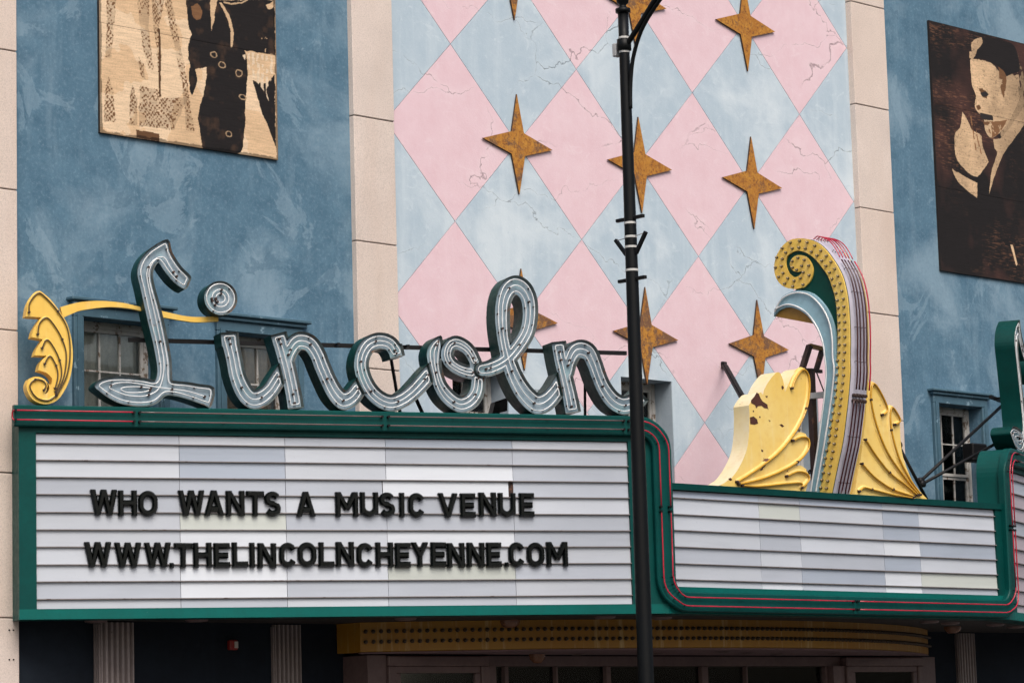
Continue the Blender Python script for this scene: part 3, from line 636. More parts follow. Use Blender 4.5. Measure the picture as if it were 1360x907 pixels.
# pilasters of stone blocks
for x0, x1, pr, zb, pitch in ((-10.35, -9.645, .08, 3.144, 1.486), (-4.955, -4.322, .08, 3.104, 1.483), (4.285, 5.03, .1, 3.098, 1.467), (9.645, 10.35, .08, 3.1, 1.475)):
    core = MB().box(x0+.012, x1-.012, -pr+.014, WT, 0, TOPZ).build('pilaster', 'stone_joint', bld)
    ks = range(-3, 9) if x0 in (-10.35, 9.645) else range(0, 9)
    for k in ks:
        a, b = zb+pitch*k+.006, zb+pitch*(k+1)-.006
        a, b = max(a, .14), min(b, TOPZ)
        if b-a < .1: continue
        j = random.uniform(-.002, .002)
        MB().box(x0, x1, -pr+j, WT-.01, a, b, bev=.007).build('stone_block', 'limestone', core)
    if x0 == -10.35:
        for z in (3.02, 2.72):
            for x in (-9.77, -9.72): MB().lathe([(0, 0), (.008, 0), (.008, .012)], (x, -pr-.012, z), 'y', 8).build('bolt', 'black_steel', core)
mb = MB().box(-10.4, 10.4, -.3, .5, TOPZ, TOPZ+.5, bev=.05); mb.build('cornice', 'limestone', bld)
MB().box(-10.35, 10.35, WT, 12, 0, TOPZ).build('building_mass', 'dark_room', bld)

# windows
def window(h, deep, style, curtain, lintel):
    x0, x1, z0, z1 = h; yb = deep
    w0 = MB()
    if lintel:   # moulded surround standing proud of the plaster
        for a, b in ((x0-.13, x0-.002), (x1+.002, x1+.13)):
            w0.box(a, b, -.05, .02, z0, z1+.002, bev=.008)
        w0.box(x0-.13, x1+.13, -.05, .02, z1+.002, z1+.12, bev=.008)
        w0.box(x0-.16, x1+.16, -.085, .02, z1+.12, z1+.165, bev=.01); w0.box(x0-.2, x1+.2, -.12, .02, z1+.165, z1+.205, bev=.01)
        w0.box(x0-.095, x0-.035, -.062, -.05, z0, z1+.03); w0.box(x1+.035, x1+.095, -.062, -.05, z0, z1+.03)
    # blind frame in the reveal
    trim = 'blue_trim' if lintel else 'reveal_plaster'
    if not lintel: w0.box(x0-.0, x1, .34, .352, z1-.04, z1-.003)
    root = w0.build('window', trim, bld)
    sh = MB(); f = .055
    y0, y1 = yb, yb+.05
    sh.box(x0+.002, x0+f, y0, y1, z0, z1-.002); sh.box(x1-f, x1-.002, y0, y1, z0, z1-.002); sh.box(x0+f, x1-f, y0, y1, z1-f-.02, z1-.002)
    sh.build('frame', 'white_trim', root)
    zm = z0+(z1-z0)*.49
    for k, (a, b, yy) in enumerate(((zm, z1-f-.02, yb+.012), (z0, zm-.004, yb+.03))):
        s_ = MB(); t = .04
        s_.box(x0+f, x0+f+t, yy, yy+.03, a, b); s_.box(x1-f-t, x1-f, yy, yy+.03, a, b); s_.box(x0+f+t, x1-f-t, yy, yy+.03, a, a+t); s_.box(x0+f+t, x1-f-t, yy, yy+.03, b-t, b)
        sa = s_.build('sash', 'white_trim', root)
        iw = (x1-x0-2*f-2*t); n = style
        m = MB()
        for q in range(1, n): xx = x0+f+t+iw*q/n; m.box(xx-.009, xx+.009, yy+.004, yy+.022, a+t, b-t)
        zz = (a+b)/2; m.box(x0+f+t, x1-f-t, yy+.002, yy+.02, zz-.009, zz+.009)
        m.build('muntin', 'white_trim', root)
        MB().box(x0+f+t-.005, x1-f-t+.005, yy+.0225, yy+.0265, a+t-.005, b-t+.005).build('pane', 'window_glass', root)
    if curtain:
        c = []; n = 46
        for q in range(n+1): xx = x0+.03+(x1-x0-.06)*q/n; c.append((xx, yb+.095+.018*math.sin(q*1.05)+.012*math.sin(q*2.3)))
        vs = [(x, y, z) for z in (z0+.02, z1-.04) for x, y in c]; mc = MB(); mc.add(vs, [(i, i+1, n+2+i, n+1+i) for i in range(n)], 0, True)
        mc.add([(x, y+.01, z) for x, y, z in vs], [(i, i+1, n+2+i, n+1+i) for i in range(n)], 0, True)
        mc.build('curtain', curtain, root)
    MB().box(x0-.05, x1+.05, yb+.2, yb+.5, z0-.05, z1+.05).build('room_back', 'dark_room' if not curtain else 'dim_room', root)
window(WIN[0], .17, 3, 'curtain_grey', True); window(WIN[1], .17, 3, 'curtain_brown', True); window(WIN[2], .2, 3, None, True); window(WIN[3], .2, 3, None, True)
for c in CW: window(c, .30, 2, None, False)

# ground floor under the marquee
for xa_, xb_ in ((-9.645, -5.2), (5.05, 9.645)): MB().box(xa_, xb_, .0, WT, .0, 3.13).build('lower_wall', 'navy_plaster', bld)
def fluted(x0, x1, y0, n):
    pts = []; m = 7
    wd = (x1-x0)/n
    for q in range(n):
        for k in range(m):
            a = math.pi*k/(m-1); pts.append((x0+q*wd+wd*(.2+.6*k/(m-1)), y0+.055*math.sin(a)**.7))
    pl = [(x0, .0), (x0, y0)]+pts+[(x1, y0), (x1, .0)]
    mb = MB().prism(pl, lambda a, b, o: (a, b, o), 3.11, .13)
    # flutes on the near side face
    for q in range(3): yy = y0+.02+q*.038; mb.box(x0-.014, x0-.001, yy, yy+.018, .13, 3.09)
    mb.build('fluted_column', 'column_paint', bld)
for x in (-8.66, -6.25, 6.08, 8.3): fluted(x, x+.42 if x == -8.66 else x+.37, -.14 if x == -8.66 else -.06, 6)
YE = -.4
mb = MB(); mb.box(-5.2, 5.05, -.34, .2, 2.64, 2.76); mb.box(-5.22, -4.94, -.42, .0, .0, 2.76); mb.box(4.77, 5.05, -.42, .0, 0, 2.76)
mb.box(-3.36, -3.23, -.42, -.1, 0, 2.64); mb.box(2.89, 3.12, -.42, -.1, 0, 2.64); mb.build('entrance_surround', 'taupe_trim', bld)
MB().box(-5.2, 5.05, -.1, .05, 0, 2.64).build('lobby_back', 'dark_room', bld)
for x0, x1 in ((-4.93, -3.37), (3.13, 4.76)):
    dc = MB()
    for a, b, c, e, y in ((x0, x1, 2.64, 2.755, -.46), (x0, x1, .5, .62, -.46), (x0, x0+.12, .62, 2.64, -.46), (x1-.12, x1, .62, 2.64, -.46)): dc.box(a, b, y, -.345, c, e, bev=.012)
    for a, b, c, e in ((x0+.12, x1-.12, 2.56, 2.64), (x0+.12, x1-.12, .62, .7), (x0+.12, x0+.2, .7, 2.56), (x1-.2, x1-.12, .7, 2.56)): dc.box(a, b, -.435, -.345, c, e, bev=.01)
    dc = dc.build('display_case', 'taupe_trim', bld)
    MB().box(x0+.19, x1-.19, -.40, -.394, .69, 2.57).build('pane', 'window_glass', dc); MB().box(x0+.19, x1-.19, -.36, -.345, .69, 2.57).build('backing', 'dim_room', dc)
for x0, x1 in ((-3.0, -2.94), (-1.29, -1.21), (.43, .55), (1.27, 1.30), (-2.15, -2.12), (2.84, 2.885)):
    MB().box(x0, x1, -.33, -.2, 0, 2.64, bev=.006).build('door_post', 'taupe_trim', bld)
dx = [-3.22, -3.0, -2.94, -1.29, -1.21, .43, .55, 2.84]
for a, b in ((-3.22, -3.0), (-2.94, -2.15), (-2.12, -1.29), (-1.21, .43), (.55, 1.27), (1.3, 2.84)):
    MB().box(a+.005, b-.005, -.27, -.262, 2.14, 2.635).build('transom_pane', 'window_glass', bld); MB().box(a+.005, b-.005, -.31, -.22, 2.06, 2.135).build('transom_rail', 'taupe_trim', bld)
for k in range(4): MB().box(.06, .38, -.2, -.18, 2.3+.07*k, 2.33+.07*k).build('vent_slat', 'brown_steel', bld)

# ================================================================= MARQUEE
mq = empty('theatre_marquee'); tag(mq, 'green framed wraparound marquee with white letter boards and red neon tubes', 'marquee')
TOT = 2*FL+6.26
def fold(s, z, off=0):
    """s runs along the left face, the front and the right face; off stands out of the face"""
    mir = s > TOT/2
    if mir: s = TOT-s
    t = min(max((s-(FL-.07))/.14, 0), 1); a = LF*(1-t*t*(3-2*t))
    if s < FL: p = Vector((P0.x+math.cos(LF)*s, P0.y-math.sin(LF)*s, z))
    else: p = Vector((C1.x+(s-FL), C1.y, z))
    q = p+Vector((-math.sin(a), -math.cos(a), 0))*off
    return Vector((-q.x, q.y, q.z)) if mir else q
def leftF(s, z, off=0):
    return Vector((P0.x+math.cos(LF)*s-math.sin(LF)*off, P0.y-math.sin(LF)*s-math.cos(LF)*off, z))
def rightF(s, z, off=0):
    q = leftF(s, z, off); return Vector((-q.x, q.y, q.z))
def frontF(x, z, off=0): return Vector((x, C1.y-off, z))
def arc(cx, cz, rad, a0, a1, n=10): return [(cx+rad*math.cos(R(a0+(a1-a0)*k/n)), cz+rad*math.sin(R(a0+(a1-a0)*k/n))) for k in range(n+1)]
RC = .37
cab = [(.0, ZB), (FL, ZB), (FL, ZT-RC)]+arc(FL-RC, ZT-RC, RC, 0, 90)[1:]+[(0, ZT)]
BU0, BU1, BZ0, BZ1 = .18, 6.82, 3.213, 5.015
for F in (leftF, rightF):
    c = MB().prism(cab, F, -.06, -.33).build('side_cabinet', 'green_paint', mq)
    mb = MB()
    mb.prism([(0, ZB), (FL, ZB), (FL, BZ0), (0, BZ0)], F, 0, -.06); mb.build('bottom_frame', 'green_trim', mq)
    mb = MB()
    mb.prism([(0, BZ0), (BU0, BZ0), (BU0, BZ1), (0, BZ1)], F, 0, -.06); mb.prism([(0, BZ1), (BU1, BZ1), (BU1, ZT), (0, ZT)], F, 0, -.06)
    mb.prism([(BU1, BZ0), (FL, BZ0), (FL, ZT-RC)]+arc(FL-RC, ZT-RC, RC, 0, 90)[1:]+[(BU1, ZT)], F, 0, -.06); mb.build('face_frame', 'green_paint', mq)
mb = MB().box(-3.13, 3.13, C1.y+.06, C1.y+.33, ZB, ZF); mb.build('front_cabinet', 'green_paint', mq)
FX0, FX1, FZ0, FZ1 = -3.0, 2.95, 3.405, 4.488
mb = MB(); mb.prism([(-3.13, ZB), (3.13, ZB), (3.13, FZ0), (-3.13, FZ0)], frontF, 0, -.06); mb.build('bottom_frame', 'green_trim', mq)
mb = MB(); mb.prism([(-3.13, FZ0), (FX0, FZ0), (FX0, FZ1), (-3.13, FZ1)], frontF, 0, -.06); mb.prism([(FX1, FZ0), (3.13, FZ0), (3.13, FZ1), (FX1, FZ1)], frontF, 0, -.06)
mb.prism([(-3.13, FZ1), (3.13, FZ1), (3.13, ZF), (-3.13, ZF)], frontF, .02, -.06); mb.build('face_frame', 'dark_green', mq)

# letter boards: panels and tracks
def board(F, u0, u1, z0, z1, zr, ur, tones, odd):
    bk = MB().prism([(u0, z0), (u1, z0), (u1, z1), (u0, z1)], F, -.045, -.058).build('letter_board', 'brown_steel', mq)
    zz = [z1]+zr+[z0]; uu = [u0]+ur+[u1]
    for i in range(len(zz)-1):
        for j in range(len(uu)-1):
            a, b, c, e = uu[j]+.0025, uu[j+1]-.0025, zz[i+1]+.004, zz[i]-.010
            if odd and i == 3 and j == 3: a, b = a-.04, b-.055
            if odd and i == 3 and j == 2: b -= .045
            lo = random.uniform(-.003, .003)
            # each pane leans a little out at its foot, over the track below
            vs = [F(a, c, -.024+lo), F(b, c, -.024+lo), F(b, e, -.032), F(a, e, -.032), F(a, c, -.040), F(b, c, -.040), F(b, e, -.040), F(a, e, -.040)]
            mb = MB(); mb.add(vs, [(0, 1, 2, 3), (7, 6, 5, 4), (0, 4, 5, 1), (1, 5, 6, 2), (2, 6, 7, 3), (3, 7, 4, 0)])
            mb.build('letter_panel', tones(i, j), bk)
    for z in zr:
        sg = 8; mb = MB()
        pts = [(u0, z-.006), (u1, z-.006), (u1, z+.004), (u0, z+.004)]
        mb.prism(pts, F, -.004, -.044); mb.build('letter_track', 'track_metal', bk)
def tone_left(i, j):
    S = {(2, 3): 'bright', (3, 3): 'bright', (6, 1): 'bright', (7, 1): 'bright', (8, 1): 'bright', (9, 1): 'bright', (1, 1): 'blue', (2, 1): 'blue', (3, 1): 'grey', (4, 1): 'white', (5, 1): 'cream', (0, 1): 'white', (0, 3): 'blue', (2, 4): 'grey', (3, 4): 'grey', (1, 3): 'grey', (9, 3): 'grey', (10, 1): 'grey', (10, 3): 'grey', (6, 3): 'bright', (8, 3): 'cream', (9, 0): 'grey', (3, 0): 'grey'}
    return 'acrylic_'+S.get((i, j), random.choice(('white', 'white', 'white', 'grey')))
def tone_front(i, j):
    S = {(3, 3): 'bright', (4, 3): 'blue', (5, 3): 'bright', (6, 3): 'bright', (5, 4): 'cream', (6, 1): 'bright', (1, 1): 'cream', (1, 3): 'blue', (2, 3): 'blue', (1, 2): 'white', (1, 4): 'white', (5, 2): 'blue', (2, 2): 'grey', (3, 2): 'white', (0, 0): 'blue'}
    return 'acrylic_'+S.get((i, j), random.choice(('grey', 'grey', 'white', 'blue')))
ZR = [4.913, 4.738, 4.562, 4.386, 4.203, 4.024, 3.848, 3.666, 3.493, 3.315]
board(leftF, BU0, BU1, BZ0, BZ1, ZR, [1.697, 2.851, 3.978, 5.445], tone_left, True)
board(frontF, FX0, FX1, FZ0, FZ1, [4.401, 4.216, 4.038, 3.853, 3.667, 3.49], [-1.525, -.806, .728, 1.428], tone_front, False)
board(rightF, BU0, BU1, BZ0, BZ1, ZR, [1.9, 3.2, 4.4, 5.7], lambda i, j: 'acrylic_'+random.choice(('pink', 'pink', 'grey')), False)

# the neon raceway: along the top of the side faces, down the corners, along the foot of the front
half = [(-.06, 5.182), (6.93, 5.182)]+arc(6.93, 4.912, .27, 90, 0, 9)+[(7.2, 3.506)]+arc(7.47, 3.506, .27, 180, 270, 9)+[(FL+1.5, 3.236), (TOT/2, 3.236)]
# subdivide long runs
path = []
for a, b in zip(half, half[1:]):
    n = max(1, int(math.hypot(b[0]-a[0], b[1]-a[1])/.35)); path += [(a[0]+(b[0]-a[0])*k/n, a[1]+(b[1]-a[1])*k/n) for k in range(n)]
path = [p for p in path]+[half[-1]]
full = path+[(TOT-p[0], p[1]) for p in path[-2::-1]]
def offs(P, dd):
    out = []
    for i, p in enumerate(P):
        a, b = P[max(i-1, 0)], P[min(i+1, len(P)-1)]; tx, tz = b[0]-a[0], b[1]-a[1]; L = math.hypot(tx, tz); out.append((p[0]-tz/L*dd, p[1]+tx/L*dd))
    return out
mb = MB(); Wd, OT = .108, .075
sec = [(-Wd, -.02), (-Wd, OT-.012), (-Wd+.012, OT), (Wd-.012, OT), (Wd, OT-.012), (Wd, -.02)]
rows = [[fold(p[0], p[1], so_) for p in offs(full, o_)] for o_, so_ in sec]; n = len(full); vs = [p for rw in rows for p in rw]
mb.add(vs, [(k*n+i, k*n+i+1, (k+1)*n+i+1, (k+1)*n+i) for k in range(len(sec)-1) for i in range(n-1)], 0)
mb.add([rw[0] for rw in rows], [tuple(range(6))]); mb.add([rw[-1] for rw in rows], [tuple(range(6))[::-1]])
race = mb.build('neon_raceway', 'green_paint', mq)
def seglen(P): 
    L = [0]
    for a, b in zip(P, P[1:]): L.append(L[-1]+math.hypot(b[0]-a[0], b[1]-a[1]))
    return L
Ls = seglen(full); tot = Ls[-1]
def sub(P, a, b):
    out = [];
    for p, l in zip(P, Ls):
        if a <= l <= b: out.append(p)
    def at(l):
        for i in range(len(Ls)-1):
            if Ls[i] <= l <= Ls[i+1]: t = (l-Ls[i])/(Ls[i+1]-Ls[i]+1e-9); return (P[i][0]+(P[i+1][0]-P[i][0])*t, P[i][1]+(P[i+1][1]-P[i][1])*t)
    out = [at(a)]+[p for p in out]+[at(b)]
    q = [out[0]]
    for p in out[1:]:
        if math.hypot(p[0]-q[-1][0], p[1]-q[-1][1]) > .004: q.append(p)
    return q
half_len = tot/2
cuts = [(.0, 1.25, 'tube_red'), (1.3, 3.97, 'tube_clear'), (4.03, 6.80, 'tube_clear'), (6.85, 8.05, 'tube_red'), (8.09, half_len-.03, 'tube_red')]
seen = set()
stand = MB()
for a, b, m in cuts:
    if (a, b) in seen or b-a < .2: continue
    seen.add((a, b))
    for A, B in ((a, b), (tot-b, tot-a)):
        t = MB()
        for o_ in (.048, -.048):
            P = sub(offs(full, o_), A+.006, B-.006); t.tube([fold(p[0], p[1], OT+.035) for p in P], .0085, 6)
            for p in (P[0], P[-1]):
                stand.tube([fold(p[0], p[1], OT-.01), fold(p[0], p[1], OT+.047)], .015, 6)
            for p in P[3:-3:3]: stand.tube([fold(p[0], p[1], OT-.01), fold(p[0], p[1], OT+.03)], .006, 5)
        if A < .001 or B > tot-.001:   # tube doubles back round the end
            P1 = offs(full, .048); P2 = offs(full, -.048); k = 0 if A < .001 else -1; e = -.05 if k == 0 else TOT+.05
            t.tube([fold(P1[k][0], P1[k][1], OT+.035), fold(e-.02 if k == 0 else e+.02, P1[k][1], OT+.02), fold(e-.03 if k == 0 else e+.03, P1[k][1]-.02, OT), fold(e-.03 if k == 0 else e+.03, P2[k][1]+.02, OT), fold(e-.02 if k == 0 else e+.02, P2[k][1], OT+.02), fold(P2[k][0], P2[k][1], OT+.035)], .0085, 6)
        t.build('neon_tube', m, race)
tag(stand.build('tube_standoff', 'black_steel', race), kind='stuff')

# ceiling, frieze and lamps
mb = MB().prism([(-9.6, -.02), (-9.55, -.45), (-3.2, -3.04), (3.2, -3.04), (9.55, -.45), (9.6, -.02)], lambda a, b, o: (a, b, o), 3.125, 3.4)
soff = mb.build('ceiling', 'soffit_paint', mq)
for x, y in ((-8.75, -.17), (-7.71, -.54), (-5.44, -1.32), (-3.15, -2.14), (-2.25, -2.17), (2.55, -2.3), (3.28, -2.07), (4.45, -1.91), (5.44, -1.5), (7.7, -.55)):
    MB().lathe([(0, 0), (.08, .0), (.115, .008), (.125, .03)], (x, y, 3.098), 'z', 18).build('downlight', 'taupe_trim', soff)
for x, y in ((-3.79, -1.25), (4.33, -1.3)):
    MB().lathe([(0, 0), (.06, .006), (.10, .035), (.118, .075), (.115, .10)], (x, y, 3.03), 'z', 18).build('globe_lamp', 'copper_glass', soff)
arcP = []
XA, YA, SG = 5.12, -.42, 1.56
RA = (XA*XA+SG*SG)/(2*SG)
for k in range(61):
    x = -.2-XA+2*XA*k/60; yy = YA-SG+RA-math.sqrt(max(RA*RA-(x+.2)**2, 0)); arcP.append((x, yy))
arcP = [(arcP[0][0], -.02)]+arcP+[(arcP[-1][0], -.02)]
mb = MB(); nA = len(arcP)
prof = [(.0, 3.124), (.0, 2.80), (.012, 2.793), (.06, 2.793)]
vs = []
for ofs, z in prof:
    for i, p in enumerate(arcP):
        a, b = arcP[max(i-1, 0)], arcP[min(i+1, nA-1)]; tx, ty = b[0]-a[0], b[1]-a[1]; L = math.hypot(tx, ty); vs.append((p[0]-ty/L*ofs, p[1]+tx/L*ofs, z))
mb.add(vs, [(k*nA+i, k*nA+i+1, (k+1)*nA+i+1, (k+1)*nA+i) for k in range(len(prof)-1) for i in range(nA-1)], 0)
fr = mb.build('frieze', 'frieze_yellow', mq)
bl = MB(); acc = 0
for z in (2.905, 3.02):
    acc = 0; nxt = .06
    for (ax, ay), (bx, by) in zip(arcP[1:-1], arcP[2:-1]):
        L = math.hypot(bx-ax, by-ay)
        while nxt <= acc+L:
            t = (nxt-acc)/L; x, y = ax+(bx-ax)*t, ay+(by-ay)*t; nx_, ny_ = (by-ay)/L, -(bx-ax)/L
            c = Vector((x, y, z)); nn = Vector((nx_, ny_, 0))
            bl.tube([c, c+nn*.02], .024, 8); bl.tube([c+nn*.02, c+nn*.035, c+nn*.052], [.014, .021, .010], 6); nxt += .088
        acc += L
tag(bl.build('bulb_row', 'socket', fr), kind='stuff')
mb = MB().prism(arcP[1:-1]+[(4.92, -.36), (-5.3, -.36)], lambda a, b, o: (a, b, o), 2.775, 2.79)
ls = mb.build('lower_ceiling', 'mauve_soffit', mq)
for x, y in ((-2.2, -.75), (-1.1, -1.0), (.3, -1.2), (1.1, -1.0), (2.0, -1.2), (-.4, -1.45)):
    MB().lathe([(0, 0), (.07, .0), (.1, .012)], (x, y, 2.755), 'z', 16).build('downlight', 'taupe_trim', ls)
MB().lathe([(0, 0), (.05, .01), (.09, .05), (.1, .11)], (-2.75, -.62, 2.66), 'z', 16).build('globe_lamp', 'copper_glass', ls)

# ================================================================= BLACK CHANGEABLE LETTERS
T = .0295; H = .25
def seg_field(f, a, b, t=T, ext=.05):
    v = np.array([b[0]-a[0], b[1]-a[1]], float); L = np.hypot(*v); v /= L
    al = (f.X-a[0])*v[0]+(f.Z-a[1])*v[1]; la = np.abs(-(f.X-a[0])*v[1]+(f.Z-a[1])*v[0])-t
    return np.maximum(np.maximum(-al-ext, al-L-ext), la)
def arc_pts(cx, cz, rx, rz, a0, a1, n=28): return [(cx+rx*math.cos(R(a0+(a1-a0)*k/n)), cz+rz*math.sin(R(a0+(a1-a0)*k/n)), T) for k in range(n+1)]
def glyph(ch, wd):
    f = Field(-.03, wd+.03, -.03, H+.03, .005); t = T; F = []
    x0, x1, z0, z1, xm, zm = t, wd-t, t, H-t, wd/2, H/2
    S = lambda a, b, ext=.05: F.append(seg_field(f, a, b, t, ext))
    D = lambda pts, f0=True, f1=True: F.append(f.discs(pts, f0, f1))
    if ch == 'H': S((x0, 0), (x0, H)); S((x1, 0), (x1, H)); S((x0, zm), (x1, zm), 0)
    elif ch == 'I': S((xm, 0), (xm, H))
    elif ch == 'L': S((x0, 0), (x0, H)); S((x0, z0), (wd, z0), 0)
    elif ch == 'E': S((x0, 0), (x0, H)); S((x0, z0), (wd, z0), 0); S((x0, z1), (wd, z1), 0); S((x0, zm), (wd*.9, zm), 0)
    elif ch == 'T': S((xm, 0), (xm, H)); S((0, z1), (wd, z1), 0)
    elif ch == 'N': S((x0, 0), (x0, H)); S((x1, 0), (x1, H)); S((x0, H), (x1, 0))
    elif ch == 'M': S((x0, 0), (x0, H)); S((x1, 0), (x1, H)); S((x0, H), (xm, H*.3), .0); S((x1, H), (xm, H*.3), .0)
    elif ch == 'W': S((x0*.9, H), (wd*.28, 0)); S((wd*.28, 0), (xm, H)); S((xm, H), (wd*.72, 0)); S((wd*.72, 0), (wd-x0*.9, H))
    elif ch == 'V': S((x0*.9, H), (xm, .0)); S((wd-x0*.9, H), (xm, 0))
    elif ch == 'A': S((x0*.9, 0), (xm, H)); S((wd-x0*.9, 0), (xm, H)); S((wd*.25, H*.27), (wd*.75, H*.27), 0)
    elif ch == 'Y': S((x0*.9, H), (xm, H*.45), .02); S((wd-x0*.9, H), (xm, H*.45), .02); S((xm, 0), (xm, H*.45), 0)
    elif ch == 'O': D(arc_pts(xm, z1-x1/2+x0/2, (x1-x0)/2, (x1-x0)/2, 0, 180), False, False); D(arc_pts(xm, z0+x1/2-x0/2, (x1-x0)/2, (x1-x0)/2, 180, 360), False, False); S((x0, z0+.05), (x0, z1-.05), 0); S((x1, z0+.05), (x1, z1-.05), 0)
    elif ch == 'U': D(arc_pts(xm, z0+x1/2-x0/2, (x1-x0)/2, (x1-x0)/2, 180, 360), False, False); S((x0, z0+.05), (x0, H)); S((x1, z0+.05), (x1, H))
    elif ch == 'C': D(arc_pts(xm, z1-x1/2+x0/2, (x1-x0)/2, (x1-x0)/2, 20, 180), True, False); D(arc_pts(xm, z0+x1/2-x0/2, (x1-x0)/2, (x1-x0)/2, 180, 340), False, True); S((x0, z0+.05), (x0, z1-.05), 0)
    elif ch == 'S':
        ra = (z1-z0)/4; D(arc_pts(xm, z1-ra, (x1-x0)/2, ra, 25, 270)+arc_pts(xm, z0+ra, (x1-x0)/2, ra, 90, -155))
    elif ch == '.': F.append(np.maximum(np.abs(f.X-xm)-wd/2+.004, np.abs(f.Z-.026)-.026))
    G_ = F[0]
    for q in F[1:]: G_ = np.minimum(G_, q)
    G_ = np.maximum(np.maximum(G_, f.Z-H), np.maximum(-f.Z, np.maximum(-f.X, f.X-wd)))
    f.F = G_
    mb = MB(); loops = f.contours(0.0); Fm = lambda a, b, o: (a, -o, b)
    ins = [inset_loop(l, .0155) for l in loops]
    for l, q in zip(loops, ins):
        m = len(l)
        mb.add([Fm(*p, 0) for p in l]+[Fm(*p, .026) for p in l], [(i, (i+1) % m, m+(i+1) % m, m+i) for i in range(m)])
        mb.add([Fm(*p, .026) for p in l]+[Fm(*p, .050) for p in q], [(i, (i+1) % m, m+(i+1) % m, m+i) for i in range(m)])
    f.fill(mb, Fm, -.0145, .0495); f.fill(mb, Fm, 0.0, 0)
    return mb.mesh('letter_'+('dot' if ch == '.' else ch.lower()), 'letter_black')
AVG = {}
for row in (ROW1, ROW2):
    for c, a, b, z0, z1 in row: AVG.setdefault(c, []).append(b-a)
GL = {c: (glyph(c, sum(v)/len(v)), sum(v)/len(v)) for c, v in AVG.items()}
WORDS = [('WHO', 3), ('WANTS', 5), ('A', 1), ('MUSIC', 5), ('VENUE', 5)]
ORD = ['first', 'second', 'third', 'fourth', 'fifth', 'sixth', 'seventh', 'eighth', 'ninth', 'tenth', 'eleventh', 'twelfth', 'thirteenth', 'fourteenth', 'fifteenth', 'sixteenth', 'seventeenth', 'eighteenth', 'nineteenth', 'twentieth', 'twenty-first', 'twenty-second', 'twenty-third', 'twenty-fourth', 'twenty-fifth', 'twenty-sixth']
lab1 = []
for wd_, n_ in WORDS:
    for k in range(n_):
        lab1.append('black plastic letter %s, %s letter of the word %s' % (wd_[k], ORD[k], wd_) if n_ > 1 else 'black plastic letter A standing alone between WANTS and MUSIC')
lab2 = ['black plastic %s, %s character of the web address under the question' % ('full stop' if c[0] == '.' else 'letter '+c[0], ORD[k]) for k, c in enumerate(ROW2)]
for row, labs in ((ROW1, lab1), (ROW2, lab2)):
    for (c, a, b, z0, z1), lb in zip(row, labs):
        me, wd_ = GL[c]; o = obj('marquee_letter' if c != '.' else 'marquee_full_stop', me, 'letter_black')
        o.location = leftF((a+b)/2-wd_/2, z0+random.uniform(-.006, .006), -.021); o.rotation_euler = (0, random.uniform(-.012, .012), -LF)
        o.scale = (1, 1, (z1-z0)/H if c != '.' else 1)
        tag(o, lb, 'letter', 'black letters on the letter board')

# ================================================================= NEON SCRIPT SIGN
D = .27
def channel_letter(parent, name, f, tubes_level=(-.036,), centre=(), face='sign_face'):
    f.F = f.F-.008
    loops = [l for l in f.contours(0.0) if abs(area(l)) > .004]; Fm = lambda a, b, o: (a, -o, b); RM, RD = .017, .045
    body = MB(); fa = MB()
    ins = [inset_loop(l, RM) for l in loops]
    for l, q in zip(loops, ins):
        m = len(l)
        body.add([Fm(*p, 0) for p in l]+[Fm(*p, -D) for p in l], [(i, (i+1) % m, m+(i+1) % m, m+i) for i in range(m)], 0)
        body.add([Fm(*p, 0) for p in l]+[Fm(*p, -RD) for p in q], [(i, (i+1) % m, m+(i+1) % m, m+i) for i in range(m)], 1)
    f.fill(body, Fm, 0.0, -D, 0); f.fill(fa, Fm, -RM*.8, -RD)
    b = body.build(name, ['dark_green', 'sign_rim'], parent)
    fa.build('face', face, b)
    st = MB()
    for lv in tubes_level:
        for l in f.contours(lv):
            if len(l) < 14: continue
            t = MB().tube([Fm(*p, -.012) for p in l[::2]], .0068, 6, True); t.build('neon_tube', 'tube_white', b)
            for i in range(5, len(l)-3, random.randint(24, 32)): p = l[i]; st.tube([Fm(*p, -RD), Fm(*p, -.008)], .010, 5)
    for cpts in centre:
        t = MB().tube([Fm(p[0], p[1], -.012) for p in cpts], .0068, 6); t.build('neon_tube', 'tube_white', b)
        for i in list(range(4, len(cpts)-3, 26))+[0, len(cpts)-1]: p = cpts[i]; st.tube([Fm(p[0], p[1], -RD), Fm(p[0], p[1], -.004)], .014, 5)
    if st.f: tag(st.build('tube_standoff', 'brown_steel', b), kind='stuff')
    return b
